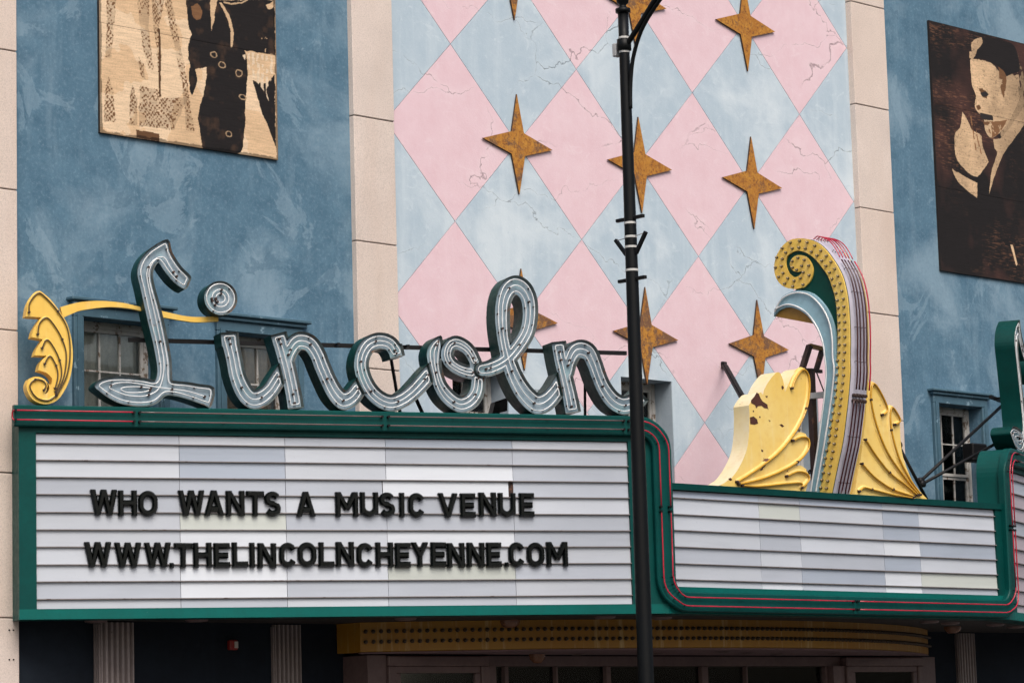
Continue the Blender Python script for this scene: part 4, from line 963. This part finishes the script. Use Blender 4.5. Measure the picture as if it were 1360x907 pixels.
def make_script(loc, rz, label):
    root = empty('neon_script_sign', loc, rz); tag(root, label, 'sign', 'script signs on the marquee')
    h = .0085
    def fld(pts):
        xs = [p[0] for p in pts]; zs = [p[1] for p in pts]; return Field(min(xs)-.2, max(xs)+.2, min(zs)-.2, max(zs)+.2, h)
    f = fld(L_OUTLINE); Po = smooth(L_OUTLINE, 3, True); f.F = f.poly(Po)
    c = smooth(L_CENTRE_TUBE, 7)
    channel_letter(root, 'letter_L', f, (-.042,), [c, smooth(L_INNER_TUBE, 5)])
    cx, cz, cr = I_DOT; f = fld([(cx, cz)]); f.F = np.hypot(f.X-cx, f.Z-cz)-cr
    ring = lambda q: [(cx+q*math.cos(R(a)), cz+q*math.sin(R(a))) for a in range(200, 545, 8)]
    channel_letter(root, 'letter_dot', f, (-.03,), [ring(.092), ring(.05)])
    ORDER = (('letter_i', [('i', True, False)]), ('letter_n', [('n', True, True), ('n_arch', False, False)]), ('letter_c', [('c', True, False)]), ('letter_o', [('o', False, False)]), ('letter_l', [('l', False, False)]), ('letter_n', [('n2', True, True), ('n2_arch', False, True)]))
    for q_, (nm, strokes) in enumerate(ORDER):
        f = fld([p for s_ in strokes for p in SCRIPT[s_[0]]]); cen = []; F_ = None
        for s_, a, b in strokes:
            sp = smooth(SCRIPT[s_], 9); g_ = f.discs(sp, a, b); F_ = g_ if F_ is None else np.minimum(F_, g_)
            cc = [(p[0], p[1]) for p in sp]; cen.append(cc[6:-4])
        F0 = F_.copy()
        # the tail butts against the next letter
        if q_ < len(ORDER)-1:
            for s_, a, b in ORDER[q_+1][1]: F_ = np.maximum(F_, -(f.discs(smooth(SCRIPT[s_], 9), a, b))+.002)
        f.F = F_
        good = []
        for k_, cc in enumerate(cen):
            run = []
            for p in cc:
                i = int((p[0]-f.xs[0])/h); j = int((p[1]-f.zs[0])/h)
                if F_[j, i] < -.03: run.append(p)
                else:
                    if len(run) > 8: good.append(run)
                    run = []
            if len(run) > 8: good.append(run)
        channel_letter(root, nm, f, (-.042,), good)
    # steel rail and struts that hold the letters
    rl = MB().bar((1.25, .36, 6.055), (7.0, .36, 6.055), .035, .045).build('support_rail', 'black_steel', root)
    for x in (1.5, 2.25, 2.85, 3.55, 4.35, 5.4, 6.0): MB().bar((x, .25, 6.055), (x, .345, 6.055), .03).build('strut', 'black_steel', root)
    for a, b in (((4.15, .38, 6.2), (4.42, .75, 5.35)), ((4.42, .40, 5.62), (4.58, .42, 5.29)), ((6.5, .38, 6.06), (6.7, .9, 5.3))): MB().bar(a, b, .03).build('strut', 'black_steel', root)
    return root
sign = make_script((P0.x, P0.y, 0), -LF, 'blue-grey neon script sign spelling Lincoln above the board that bears black letters')
def copy_tree(o, parent=None):
    c = o.copy(); COL.objects.link(c); c.parent = parent
    for ch in list(o.children): copy_tree(ch, c)
    return c
s2 = copy_tree(sign)
# the far side face runs from the front corner back to the wall; the lettering starts at the corner
st_ = Vector((3.13, -3.112, 0)); s2.location = st_+Vector((math.cos(LF), math.sin(LF), 0))*(-.22); s2.rotation_euler = (0, 0, LF)
tag(s2, 'green backed neon script sign seen from its side on the far wing of the marquee', 'sign')

# ================================================================= ACANTHUS ORNAMENT
ac = empty('acanthus_ornament', (P0.x, P0.y, 0), -LF); tag(ac, 'yellow acanthus leaf scroll at the start of the script sign', 'ornament')
Fm = lambda a, b, o: (a, -o, b)
pl = soften(ACANTHUS)
mb = MB().prism(pl, Fm, .0, -.16, 0, 1); lf_ = mb.build('scroll_leaf', ['yellow_paint', 'yellow_paint'], ac)
for k, q in ACANTHUS_TUBE.items():
    MB().tube([Fm(p[0], p[1], .014) for p in smooth(q, 6)], .0085, 6).build('neon_tube', 'tube_brown', lf_)
    MB().tube([Fm(p[0], p[1], -.012) for p in smooth(q, 6)], .024, 8).build('rib', 'yellow_paint', lf_)
st = MB()
for q in ACANTHUS_TUBE.values():
    for p in (q[0], q[len(q)//2], q[-1]): st.tube([Fm(p[0], p[1], -.002), Fm(p[0], p[1], .03)], .013, 6)
tag(st.build('tube_standoff', 'brown_steel', lf_), kind='stuff')
at, ab = smooth(ARM_TOP, 6), smooth(ARM_BOT, 6)
mb = MB(); n = len(at)
vs = [(p[0], .15, p[1]) for p in at]+[(p[0], .15, p[1]) for p in ab]+[(p[0], .20, p[1]) for p in at]+[(p[0], .20, p[1]) for p in ab]
fs = []
for i in range(n-1): fs += [(i, i+1, n+i+1, n+i), (2*n+i, 3*n+i, 3*n+i+1, 2*n+i+1), (i, 2*n+i, 2*n+i+1, i+1), (n+i, n+i+1, 3*n+i+1, 3*n+i)]
mb.add(vs, fs, 0, False); mb.add([vs[n-1], vs[2*n-1], vs[4*n-1], vs[3*n-1]], [(0, 1, 2, 3)]); mb.build('ribbon_arm', 'yellow_paint', ac)

# ================================================================= SCROLL CREST
cr_ = empty('scroll_crest', (0, -3.0, ZF)); tag(cr_, 'tall curling crest with a bulb-studded yellow scroll and neon striped edge', 'ornament')
def cp(y, z): return (y+3.0, z-ZF)
X = .16
def crF(sx): return lambda a, b, o: (sx*(X+o), a+3.0, b-ZF)
outer = smooth(CREST_OUTER, 4); spiral = smooth(CREST_SPIRAL, 4); groove = smooth(CREST_GROOVE, 4); btop = smooth(CREST_BLUE_TOP, 4); bin_ = smooth(CREST_BLUE_IN, 4)
# body silhouette: outer edge, round the scroll head, then down the blue leaf's upper edge
body_poly = outer+btop[16:]
mb = MB(); loop = body_poly
mb.prism(loop, lambda a, b, o: (o, a+3.0, b-ZF), -X, X); body = mb.build('crest_body', 'crest_green', cr_)
for sx in (-1, 1):
    mb = MB().prism(outer+spiral+groove, crF(sx), .022, .002); bf = mb.build('bulb_face', 'bulb_yellow', cr_)
    if sx == -1: bulb_parent = bf
    mb = MB().prism(btop+bin_[::-1], crF(sx), .04, -.02, 0, 0); bb = mb.build('blue_leaf', 'crest_blue', cr_)
    for cv, k0 in ((btop, 3), (bin_, 3)):
        off_ = [(p[0], p[1]) for p in cv][k0:]
        sgn = 1 if cv is bin_ else -1
        off2 = []
        for i, p in enumerate(off_):
            a, b = off_[max(i-1, 0)], off_[min(i+1, len(off_)-1)]; tx, tz = b[0]-a[0], b[1]-a[1]; L = math.hypot(tx, tz)+1e-9; off2.append((p[0]-tz/L*.03*sgn*-1, p[1]+tx/L*.03*sgn*-1))
        MB().tube([crF(sx)(p[0], p[1], .06) for p in off2], .011, 6).build('neon_tube', 'tube_white' , bb)
# underside of the leaf tip
mb = MB().prism(bin_[:22], lambda a, b, o: (o, a+3.0, b-ZF), -X-.01, X+.3); mb.build('leaf_underside', 'ochre_paint', cr_)
bm_ = MB(); bm_.lathe([(.0, 0), (.017, 0), (.017, .008), (.012, .012)], (0, 0, 0), 'x', 8, 0)
bm_.lathe([(.009, .010), (.0145, .020), (.0145, .030), (.008, .038), (0, .040)], (0, 0, 0), 'x', 8, 1); bme = bm_.mesh('bulb', ['socket', 'bulb_glass'])
for y, z in CREST_BULB:
    for sx in (-1,):
        o = obj('bulb', bme, 'bulb_glass', bulb_parent); o.location = (-X-.022, y+3.0, z-ZF); o.rotation_euler = (0, 0, math.pi)
# the street edge with its tubes
edge = outer[:62]
mb = MB(); n = len(edge); nrm = []
for i in range(n):
    a, b = edge[max(i-1, 0)], edge[min(i+1, n-1)]; ty, tz = b[0]-a[0], b[1]-a[1]; L = math.hypot(ty, tz); nrm.append((-tz/L, ty/L))
vs = [(x, e[0]+3.0+k[0]*.006, e[1]-ZF+k[1]*.006) for x in (-X+.004, X-.004) for e, k in zip(edge, nrm)]
mb.add(vs, [(i, i+1, n+i+1, n+i) for i in range(n-1)], 0, True); ep = mb.build('edge_strip', 'lavender_paint', cr_)
def edge_pt(i, x, h): return (x, edge[i][0]+3.0+nrm[i][0]*h, edge[i][1]-ZF+nrm[i][1]*h)
mid = 15
for xa, xb in ((-.105, -.045), (.02, .08)):
    MB().tube([edge_pt(i, xa, .045) for i in range(mid, 0, -1)]+[edge_pt(0, xa+.01, .045), edge_pt(0, xb-.01, .045)]+[edge_pt(i, xb, .045) for i in range(1, mid+1)], .0105, 6).build('neon_tube', 'tube_dark_red', ep)
for k, x in enumerate((-.09, -.035, .03, .085, .15)):
    hh = .05+.035*(k > 3)
    MB().tube([edge_pt(i, x, .05) for i in range(mid+2, n-14)], .0105, 6).build('neon_tube', 'tube_dark_red' if k < 4 else 'tube_red', ep)
    MB().tube([edge_pt(i, x, .05+.03*math.sin((i-n+14)/12*math.pi)) for i in range(n-14, n-2)]+[edge_pt(n-2, x-.01, .0)], .0075, 6).build('neon_tube', 'tube_red', ep)
st = MB()
for i in range(2, n-2, 7):
    for x in (-.09, -.035, .03, .085): st.tube([edge_pt(i, x, .0), edge_pt(i, x, .05)], .004, 5)
for x in (-.09, -.035, .03, .085): st.tube([edge_pt(mid, x, .0), edge_pt(mid, x, .07)], .022, 6); st.tube([edge_pt(mid+1, x, .0), edge_pt(mid+1, x, .07)], .022, 6)
tag(st.build('tube_standoff', 'brown_steel', ep), kind='stuff')

# yellow leaves either side of the crest
def leaf(poly, tubes, loc, label, depth, sides):
    root = empty('leaf_ornament', loc); tag(root, label, 'ornament')
    Fq = lambda a, b, o: (a-loc[0], C1.y-o-loc[1], b-loc[2])
    P = soften(poly, 5, 40)
    lb = MB().prism(P, Fq, 0, -depth, 0, 1).build('leaf', ['leaf_yellow', sides], root)
    st = MB()
    for q in tubes.values():
        MB().tube([Fq(p[0], p[1], .03) for p in smooth(q, 6)], .0105, 6).build('neon_tube', 'tube_amber', lb)
        MB().tube([Fq(p[0], p[1], -.018) for p in smooth(q, 6)], .036, 8).build('rib', 'leaf_yellow', lb)
        for p in (q[0], q[len(q)//2], q[-1]): st.tube([Fq(p[0], p[1], -.005), Fq(p[0], p[1], .04)], .016, 6)
    tag(st.build('tube_standoff', 'brown_steel', lb), kind='stuff'); return root
def dens(P):   # round the scallops without touching the points where lobes meet
    return P
leaf(LEAF_L, LEAF_L_TUBE, (-1.3, -3.0, ZF), 'yellow leaf ornament with brown paint chips and cream sides beside the crest', .24, 'leaf_cream')
lv = [o for o in COL.objects if o.name.startswith('leaf_ornament')][0].children[0]
for P in CHIPS:
    MB().prism(P, lambda a, b, o: (a+1.3, C1.y-o+3.0, b-ZF), .0025, .0005).build('paint_chip', 'chip_brown', lv)
leaf(LEAF_R, LEAF_R_TUBE, (.9, -3.0, ZF), 'unchipped yellow leaf ornament behind the neon striped edge of the crest', .24, 'leaf_yellow')

# steel stand behind the crest
fs_ = empty('steel_stand', (.05, -2.6, ZF)); tag(fs_, 'brown steel stand holding the scroll crest from behind', 'stand')
Q = lambda x, y, z: (x-.05, y+2.6, z-ZF)
def proj_post(x): return x
MB().bar(Q(.06, -2.62, 3.42), Q(.06, -2.62, 6.12), .075).build('post', 'brown_steel', fs_)
MB().bar(Q(-.10, -2.62, 6.10), Q(.06, -2.62, 6.40), .06).build('rail', 'brown_steel', fs_); MB().bar(Q(.16, -2.62, 6.10), Q(.30, -2.62, 6.38), .05).build('rail', 'brown_steel', fs_)
MB().bar(Q(.06, -2.62, 6.40), Q(.30, -2.62, 6.38), .05).build('rung', 'ochre_paint', fs_); MB().bar(Q(-.08, -2.62, 6.10), Q(.26, -2.62, 6.10), .04).build('rung', 'brown_steel', fs_)
MB().bar(Q(.0, -2.64, 5.78), Q(.06, -2.95, 5.78), .07).build('rung', 'galvanised', fs_)
MB().bar(Q(.16, -2.62, 6.1), Q(.3, -2.66, 5.75), .012).build('wire', 'black_steel', fs_)

# chains
def chain(a, b, label, link=.058):
    a, b = Vector(a), Vector(b); root = empty('chain', a); tag(root, label, 'chain')
    t = (b-a); L = t.length; t.normalize(); n = int(L/(link*.72))
    s1 = t.cross(Vector((0, 0, 1))).normalized(); s2_ = s1.cross(t)
    mesh = None
    MB().box(-.045, .045, -.012, .03, -.045, .045, bev=.01).build('wall_plate', 'black_steel', root)
    pts = []
    for k in range(14):
        an = 2*math.pi*k/14; pts.append((link*.5*math.cos(an), link*.33*math.sin(an), 0))
    me = MB().tube(pts, link*.12, 5, True).mesh('link', 'black_steel')
    for k in range(n):
        p = t*(k+.5)*(L/n); side = s1 if k % 2 else s2_; up = t.cross(side)
        o = obj('link', me, 'black_steel', root); o.matrix_local = Matrix(((t.x, side.x, up.x, p.x), (t.y, side.y, up.y, p.y), (t.z, side.z, up.z, p.z), (0, 0, 0, 1)))
chain((1.417, -.03, 6.563), (-1.3, -2.7, 5.68), 'black chain running from the diamond wall down behind the chipped leaf', .1)
chain((.25, -2.55, 5.02), (-.25, -2.62, 4.72), 'short black chain hanging beside the foot of the steel stand', .06)

# brace rods behind the far wing
for i, (a, b, lb) in enumerate((((1.46, -2.8, 5.25), (2.12, -2.75, 4.50), 'black steel brace running down behind the unchipped leaf'), ((2.0, -2.7, 4.84), (4.60, -2.19, 6.07), 'upper black brace rod rising to the far script sign'), ((2.0, -2.72, 4.80), (4.2, -2.5, 5.55), 'lower black brace rod rising to the far script sign'))):
    root = empty('brace_rod', a); tag(root, lb, 'rod'); A, B = Vector(a), Vector(b)
    MB().tube([Vector((0, 0, 0)), B-A], .021, 8).build('rod', 'black_steel', root)
    MB().lathe([(0, -.03), (.045, -.03), (.045, .03), (0, .03)], (0, 0, 0), 'y', 10).build('clevis', 'black_steel', root)

# ================================================================= STARS
SX = [-2.235, -.05, 2.115]; SZ = [6.85, 9.05, 11.22]
sp_ = [(0, .63), (.105, .15), (.60, 0), (.115, -.135), (0, -.63), (-.115, -.135), (-.60, 0), (-.105, .15)]
mb = MB(); mb.prism(sp_, lambda a, b, o: (a, -o, b), .032, .010, 0, 1)
mb.box(-.02, .02, -.012, .0, -.02, .02); star_me = mb.mesh('star', ['rusty_steel', 'rust_edge'])
where = {(0, 0): 'behind the tall loop of the script letter l', (1, 0): 'in the lowest row, crossed by the lamp post', (2, 0): 'just above the chipped yellow leaf',
         (0, 1): 'in the middle row, beside the pilaster behind letter c', (1, 1): 'in the middle row, crossed by the lamp post', (2, 1): 'in the middle row, nearest the pilaster behind the crest',
         (0, 2): 'in the top row, beside the pilaster behind letter c', (1, 2): 'in the top row, behind the lamp post arm', (2, 2): 'in the top row, nearest the pilaster behind the crest'}
for (i, j), tx in where.items():
    o = obj('star', star_me, 'rusty_steel'); o.location = (SX[i]+random.uniform(-.01, .01), 0, SZ[j]+random.uniform(-.02, .02)); o.rotation_euler = (0, random.uniform(-.02, .03), 0)
    tag(o, 'rusty orange four-pointed star '+tx, 'star', 'rusty stars on the diamond wall')

# ================================================================= POSTERS
def vnoise(x, z, s, seed):
    """smooth value noise on arrays"""
    rng = np.random.RandomState(seed); T_ = rng.rand(64, 64); x, z = x*s, z*s; i, j = np.floor(x).astype(int), np.floor(z).astype(int); fx, fz = x-i, z-j
    fx, fz = fx*fx*(3-2*fx), fz*fz*(3-2*fz); g_ = lambda a, b: T_[a % 64, b % 64]
    return (g_(i, j)*(1-fx)+g_(i+1, j)*fx)*(1-fz)+(g_(i, j+1)*(1-fx)+g_(i+1, j+1)*fx)*fz
def fbm(x, z, s, seed, n=4): return sum(vnoise(x, z, s*2**k, seed+k)*.5**k for k in range(n))/sum(.5**k for k in range(n))
def inside(P, X_, Z_):
    ins = np.zeros(X_.shape, bool); n = len(P)
    for i in range(n):
        (ax, az), (bx, bz) = P[i], P[(i+1) % n]
        if az != bz: ins ^= ((az > Z_) != (bz > Z_)) & (X_ < (bx-ax)*(Z_-az)/(bz-az)+ax)
    return ins
def poster(x0, x1, z0, z1, paint, label, nx=360):
    root = empty('poster_board', ((x0+x1)/2, 0, z0)); tag(root, label, 'poster', 'plywood posters on the blue walls')
    ox = (x0+x1)/2; hz = (z1-z0)/3
    for k in range(3):
        a, b = z0+hz*k+(.002 if k else 0), z0+hz*(k+1)-.002
        sh = MB().box(x0-ox, x1-ox, -.034, 0, a-z0, b-z0).build('plywood_sheet', 'poster_edge', root)
        nz = int(nx*(b-a)/(x1-x0)); xs = np.linspace(x0, x1, nx+1); zs = np.linspace(a, b, nz+1); X_, Z_ = np.meshgrid(xs, zs)
        col = paint(X_, Z_)
        vs = np.stack([X_.ravel()-ox, np.full(X_.size, -.0345), Z_.ravel()-z0], 1); idx = np.arange((nx+1)*(nz+1)).reshape(nz+1, nx+1)
        fs = np.stack([idx[:-1, :-1].ravel(), idx[:-1, 1:].ravel(), idx[1:, 1:].ravel(), idx[1:, :-1].ravel()], 1)
        me = bpy.data.meshes.new('print'); me.from_pydata(vs.tolist(), [], fs.tolist()); at_ = me.color_attributes.new('ink', 'FLOAT_COLOR', 'POINT')
        rgba = np.concatenate([col.reshape(-1, 3), np.ones((X_.size, 1))], 1).astype(np.float32); at_.data.foreach_set('color', rgba.ravel()); me.materials.append(MATS['poster_print'])
        obj('print', me, 'poster_print', sh)
TAN = np.array((.66, .46, .28)); BRN = np.array((.17, .085, .04)); BLK = np.array((.014, .012, .012)); PALE_ = np.array((.78, .62, .44))
def paint1(X_, Z_):
    n1 = fbm(X_, Z_, 2.2, 3); col = TAN[None, None]*(.85+.3*n1[..., None]); n2 = fbm(X_, Z_, 9, 11)
    hi = (n1 > .55)[..., None]; col = np.where(hi, col*.5+PALE_*.5, col)
    jx, jz = X_+.03*(fbm(X_, Z_, 14, 21)-.5), Z_+.03*(fbm(X_, Z_, 14, 31)-.5)
    dots = (np.sin(jx*120+22*n1+3*n2)*np.sin(jz*105+9*n2+8*n1) > .12-.5*(vnoise(X_, Z_, 16, 44)-.4)) & (vnoise(X_, Z_*1.4, 30, 45) > .34)
    for k, P in POSTER1.items():
        m = inside(P, jx, jz)
        if k.startswith('frock'):
            soft = fbm(X_, Z_, 5, 50) > .36; col = np.where((m & dots & soft)[..., None], BRN, np.where((m & (fbm(X_, Z_, 8, 51) > .4))[..., None], col*.72, np.where(m[..., None], col*.86, col)))
    def put(k, c): 
        nonlocal col
        col = np.where(inside(soften(POSTER1[k], 4, 75), jx, jz)[..., None], c, col)
    dark = BLK+(BRN*.55)[None, None]*np.clip(fbm(X_, Z_, 7, 60)-.58, 0, 1)[..., None]*2.0
    put('fold', BRN*.5)
    for k in ('shadow1', 'leg2', 'trouser', 'coat'): put(k, dark)
    fr_ = (np.sin(jx*95+2*n2) > -.1) & (n2 > .34)
    m = inside(POSTER1['fringe'], jx, jz); col = np.where((m & fr_)[..., None], PALE_*.9, col)
    for k in ('coat_gap1', 'coat_gap2', 'coat_gap4'): put(k, TAN*.9)
    put('coat_gap3', TAN*.7); put('bag', BRN*1.1); put('block', BRN*.7); 
    m = inside(POSTER1['patch'], jx, jz) & (n2 > .5); col = np.where(m[..., None], TAN*.7, col)
    # ring marks on the trousers
    for cx, cz in ((-6.86, 9.36), (-6.62, 9.30), (-6.98, 9.46), (-6.57, 9.03), (-6.78, 8.31+.27)):
        q = np.hypot((jx-cx)/1.0, (jz-cz)/.75); col = np.where((np.abs(q-.045) < .008)[..., None], TAN*.55, col)
    edge = np.minimum(np.minimum(X_-X_.min(), X_.max()-X_), Z_-8.37); sm = (edge < .035*n2*1.6)
    return np.where(sm[..., None], col*.35, col)
def paint2(X_, Z_):
    n1 = fbm(X_, Z_, 1.6, 5); n2 = fbm(X_, Z_, 11, 15); jx, jz = X_+.022*(fbm(X_, Z_, 12, 25)-.5), Z_+.022*(fbm(X_, Z_, 12, 35)-.5)
    col = BLK[None, None]*np.ones(X_.shape+(1,))+np.clip((n1-.45)*2.2+(Z_[..., None][..., 0]-10.4)*.12, 0, .6)[..., None]*np.array((.075, .028, .02))
    st_ = np.clip((fbm(X_*.35, Z_*2.4, 34, 70, 6)-.54)*6, 0, 1)*np.clip((fbm(X_, Z_, 1.5, 76)-.42)*4, 0, 1); col = col+(st_*(.35+.65*(n2 > .45)))[..., None]*np.array((.10, .046, .024))
    def put(k, c, test=None):
        nonlocal col
        m = inside(soften(POSTER2[k], 4, 75), jx, jz)
        if test is not None: m &= test
        col = np.where(m[..., None], c, col)
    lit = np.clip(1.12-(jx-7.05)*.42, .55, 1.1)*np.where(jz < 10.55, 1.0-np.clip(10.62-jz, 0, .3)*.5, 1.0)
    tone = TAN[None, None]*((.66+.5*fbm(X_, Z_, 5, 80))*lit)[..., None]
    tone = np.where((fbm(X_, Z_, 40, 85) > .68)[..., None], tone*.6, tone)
    for k in ('face', 'ear', 'collar', 'hand', 'cuff'): put(k, tone)
    put('hairlight', tone*.75, n2 > .42); put('hairlight2', tone*.6, n2 > .5)
    put('hair', BLK*1.1); put('neck', tone*.75); put('brow', BRN*.8, n2 > .36); put('eye', BLK*2); put('nostril', BRN*.8); put('lip', BRN*1.0); put('stache', BLK*2, n2 > .34); put('beard', BRN*1.2, n2 > .46); put('burn', BRN*.9, n2 > .4); put('scratch', TAN)
    # hair mass behind the forehead and fingers' shadow lines
    for (a, b) in (((7.02, 10.62), (7.10, 10.15)), ((7.10, 10.5), (7.22, 10.1))):
        L = ((b[0]-a[0])**2+(b[1]-a[1])**2); t = np.clip(((jx-a[0])*(b[0]-a[0])+(jz-a[1])*(b[1]-a[1]))/L, 0, 1); dd = np.hypot(jx-a[0]-t*(b[0]-a[0]), jz-a[1]-t*(b[1]-a[1]))
        col = np.where(((dd < .014) & (n2 > .4))[..., None], BRN*1.5, col)
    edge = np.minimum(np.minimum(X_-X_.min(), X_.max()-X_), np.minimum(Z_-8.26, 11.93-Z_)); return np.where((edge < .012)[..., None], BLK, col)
poster(-8.545, -6.07, 8.372, 12.03, paint1, 'tan plywood poster with a dotted dress and dark trousers above the acanthus scroll')
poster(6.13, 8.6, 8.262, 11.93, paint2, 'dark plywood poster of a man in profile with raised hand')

# ================================================================= STREET LAMP
lp = empty('street_lamp', (-4.48, -4.0, .13)); tag(lp, 'black tapered street lamp post with a curved arm and bracket clamps', 'street lamp')
zz = lambda py: 9.512-(py-20)*.008117-.13
rad = lambda z: .086-.029*min(1, max(0, (z-2.2)/6.8))
MB().lathe([(0, 0), (.2, 0), (.2, .1), (.15, .18), (.135, .9), (.11, 1.0), (.1, 1.05), (rad(1.1), 1.06)]+[(rad(z), z) for z in (1.2, 3, 5, 7, 9.0)]+[(rad(9), zz(18)), (0, zz(18))], (0, 0, 0), 'z', 24).build('pole', 'pole_paint', lp)
MB().lathe([(rad(9)+.002, zz(19)), (.082, zz(18)), (.082, zz(13)), (.045, zz(12)), (.036, zz(8)), (.062, zz(5)), (.075, zz(-2)), (.055, zz(-9)), (.02, zz(-13)), (0, zz(-15))], (0, 0, 0), 'z', 16).build('finial', 'pole_paint', lp)
def band(py): MB().lathe([(rad(zz(py))+.003, zz(py)-.012), (rad(zz(py))+.004, zz(py)), (rad(zz(py))+.003, zz(py)+.012)], (0, 0, 0), 'z', 20).build('band', 'light_band', lp)
for py in (53, 72, 303.5, 322, 335.5, 366.5): band(py)
MB().lathe([(rad(9), zz(71)), (.078, zz(70)), (.078, zz(55)), (rad(9), zz(54))], (0, 0, 0), 'z', 18).build('arm_collar', 'pole_paint', lp)
e1 = smooth([(0, -.05, zz(62)), (0, -.24, zz(41)), (0, -.48, zz(13)), (0, -.75, zz(-12)), (0, -1.2, zz(-40)), (0, -1.8, zz(-60)), (0, -2.4, zz(-68))], 6)
MB().tube(e1, .03, 10).build('arm', 'pole_paint', lp)
e2 = smooth([(0, -.062, zz(150)), (0, -.075, zz(118)), (0, -.13, zz(82)), (0, -.27, zz(48)), (0, -.5, zz(20)), (0, -.8, zz(-8))], 6)
MB().tube(e2, .022, 8).build('brace', 'pole_paint', lp)
MB().box(-.1, .1, -3.1, -2.35, zz(-74), zz(-60), bev=.03).build('lamp_head', 'pole_paint', lp)
# camera-side junction box on its bracket (faces away from the arm)
MB().box(-.045, .045, .085, .145, zz(76), zz(58), bev=.01).build('junction_box', 'galvanised', lp)
for py in (297, 378.5):
    MB().box(-.022, .022, -.20, .20, zz(py)-.018, zz(py)+.018, bev=.005).build('banner_bracket', 'black_steel', lp)
for sg in (-1, 1):
    MB().bar((0, sg*.07, zz(345)), (0, sg*.225, zz(322 if sg > 0 else 319)), .035).build('bracket_prong', 'black_steel', lp)
    MB().bar((0, sg*.05, zz(322)), (0, sg*.2, zz(323 if sg > 0 else 320)), .008).build('tie_wire', 'galvanised', lp)

# ================================================================= SMALL FIXTURES
fl = empty('floodlight', leftF(5.52, 5.30, -.62), -LF); tag(fl, 'small black floodlight standing behind the script letter l', 'floodlight')
h_ = MB(); h_.prism([(-.09, .06), (.09, .10), (.10, .25), (-.05, .2)], lambda a, b, o: (a, o, b), -.07, .07); h_.build('housing', 'black_steel', fl); MB().box(-.02, .02, -.02, .02, -.02, .09).build('bracket', 'black_steel', fl)
MB().box(-.06, .06, -.075, -.071, .09, .19).build('lens', 'dark_room', fl)
jb = empty('fixture_box', (6.58, -.13, 5.53)); tag(jb, 'dark grey box fixed across the window beside the crest', 'box')
MB().box(-.17, .17, -.1, .1, 0, .26, bev=.02).build('housing', 'black_steel', jb); MB().bar((.1, 0, .24), (.42, .12, .24), .025).build('bracket', 'black_steel', jb); MB().bar((.36, .1, .2), (.5, .12, .06), .02).build('bracket', 'black_steel', jb)
al = empty('fire_alarm', (-6.83, -.02, 2.83)); tag(al, 'small red fire alarm strobe on the dark wall under the marquee', 'alarm')
MB().box(-.055, .055, -.045, .02, 0, .11, bev=.012).build('housing', 'red_plastic', al); MB().box(.0, .045, -.056, -.046, .02, .09).build('lens', 'porcelain', al)
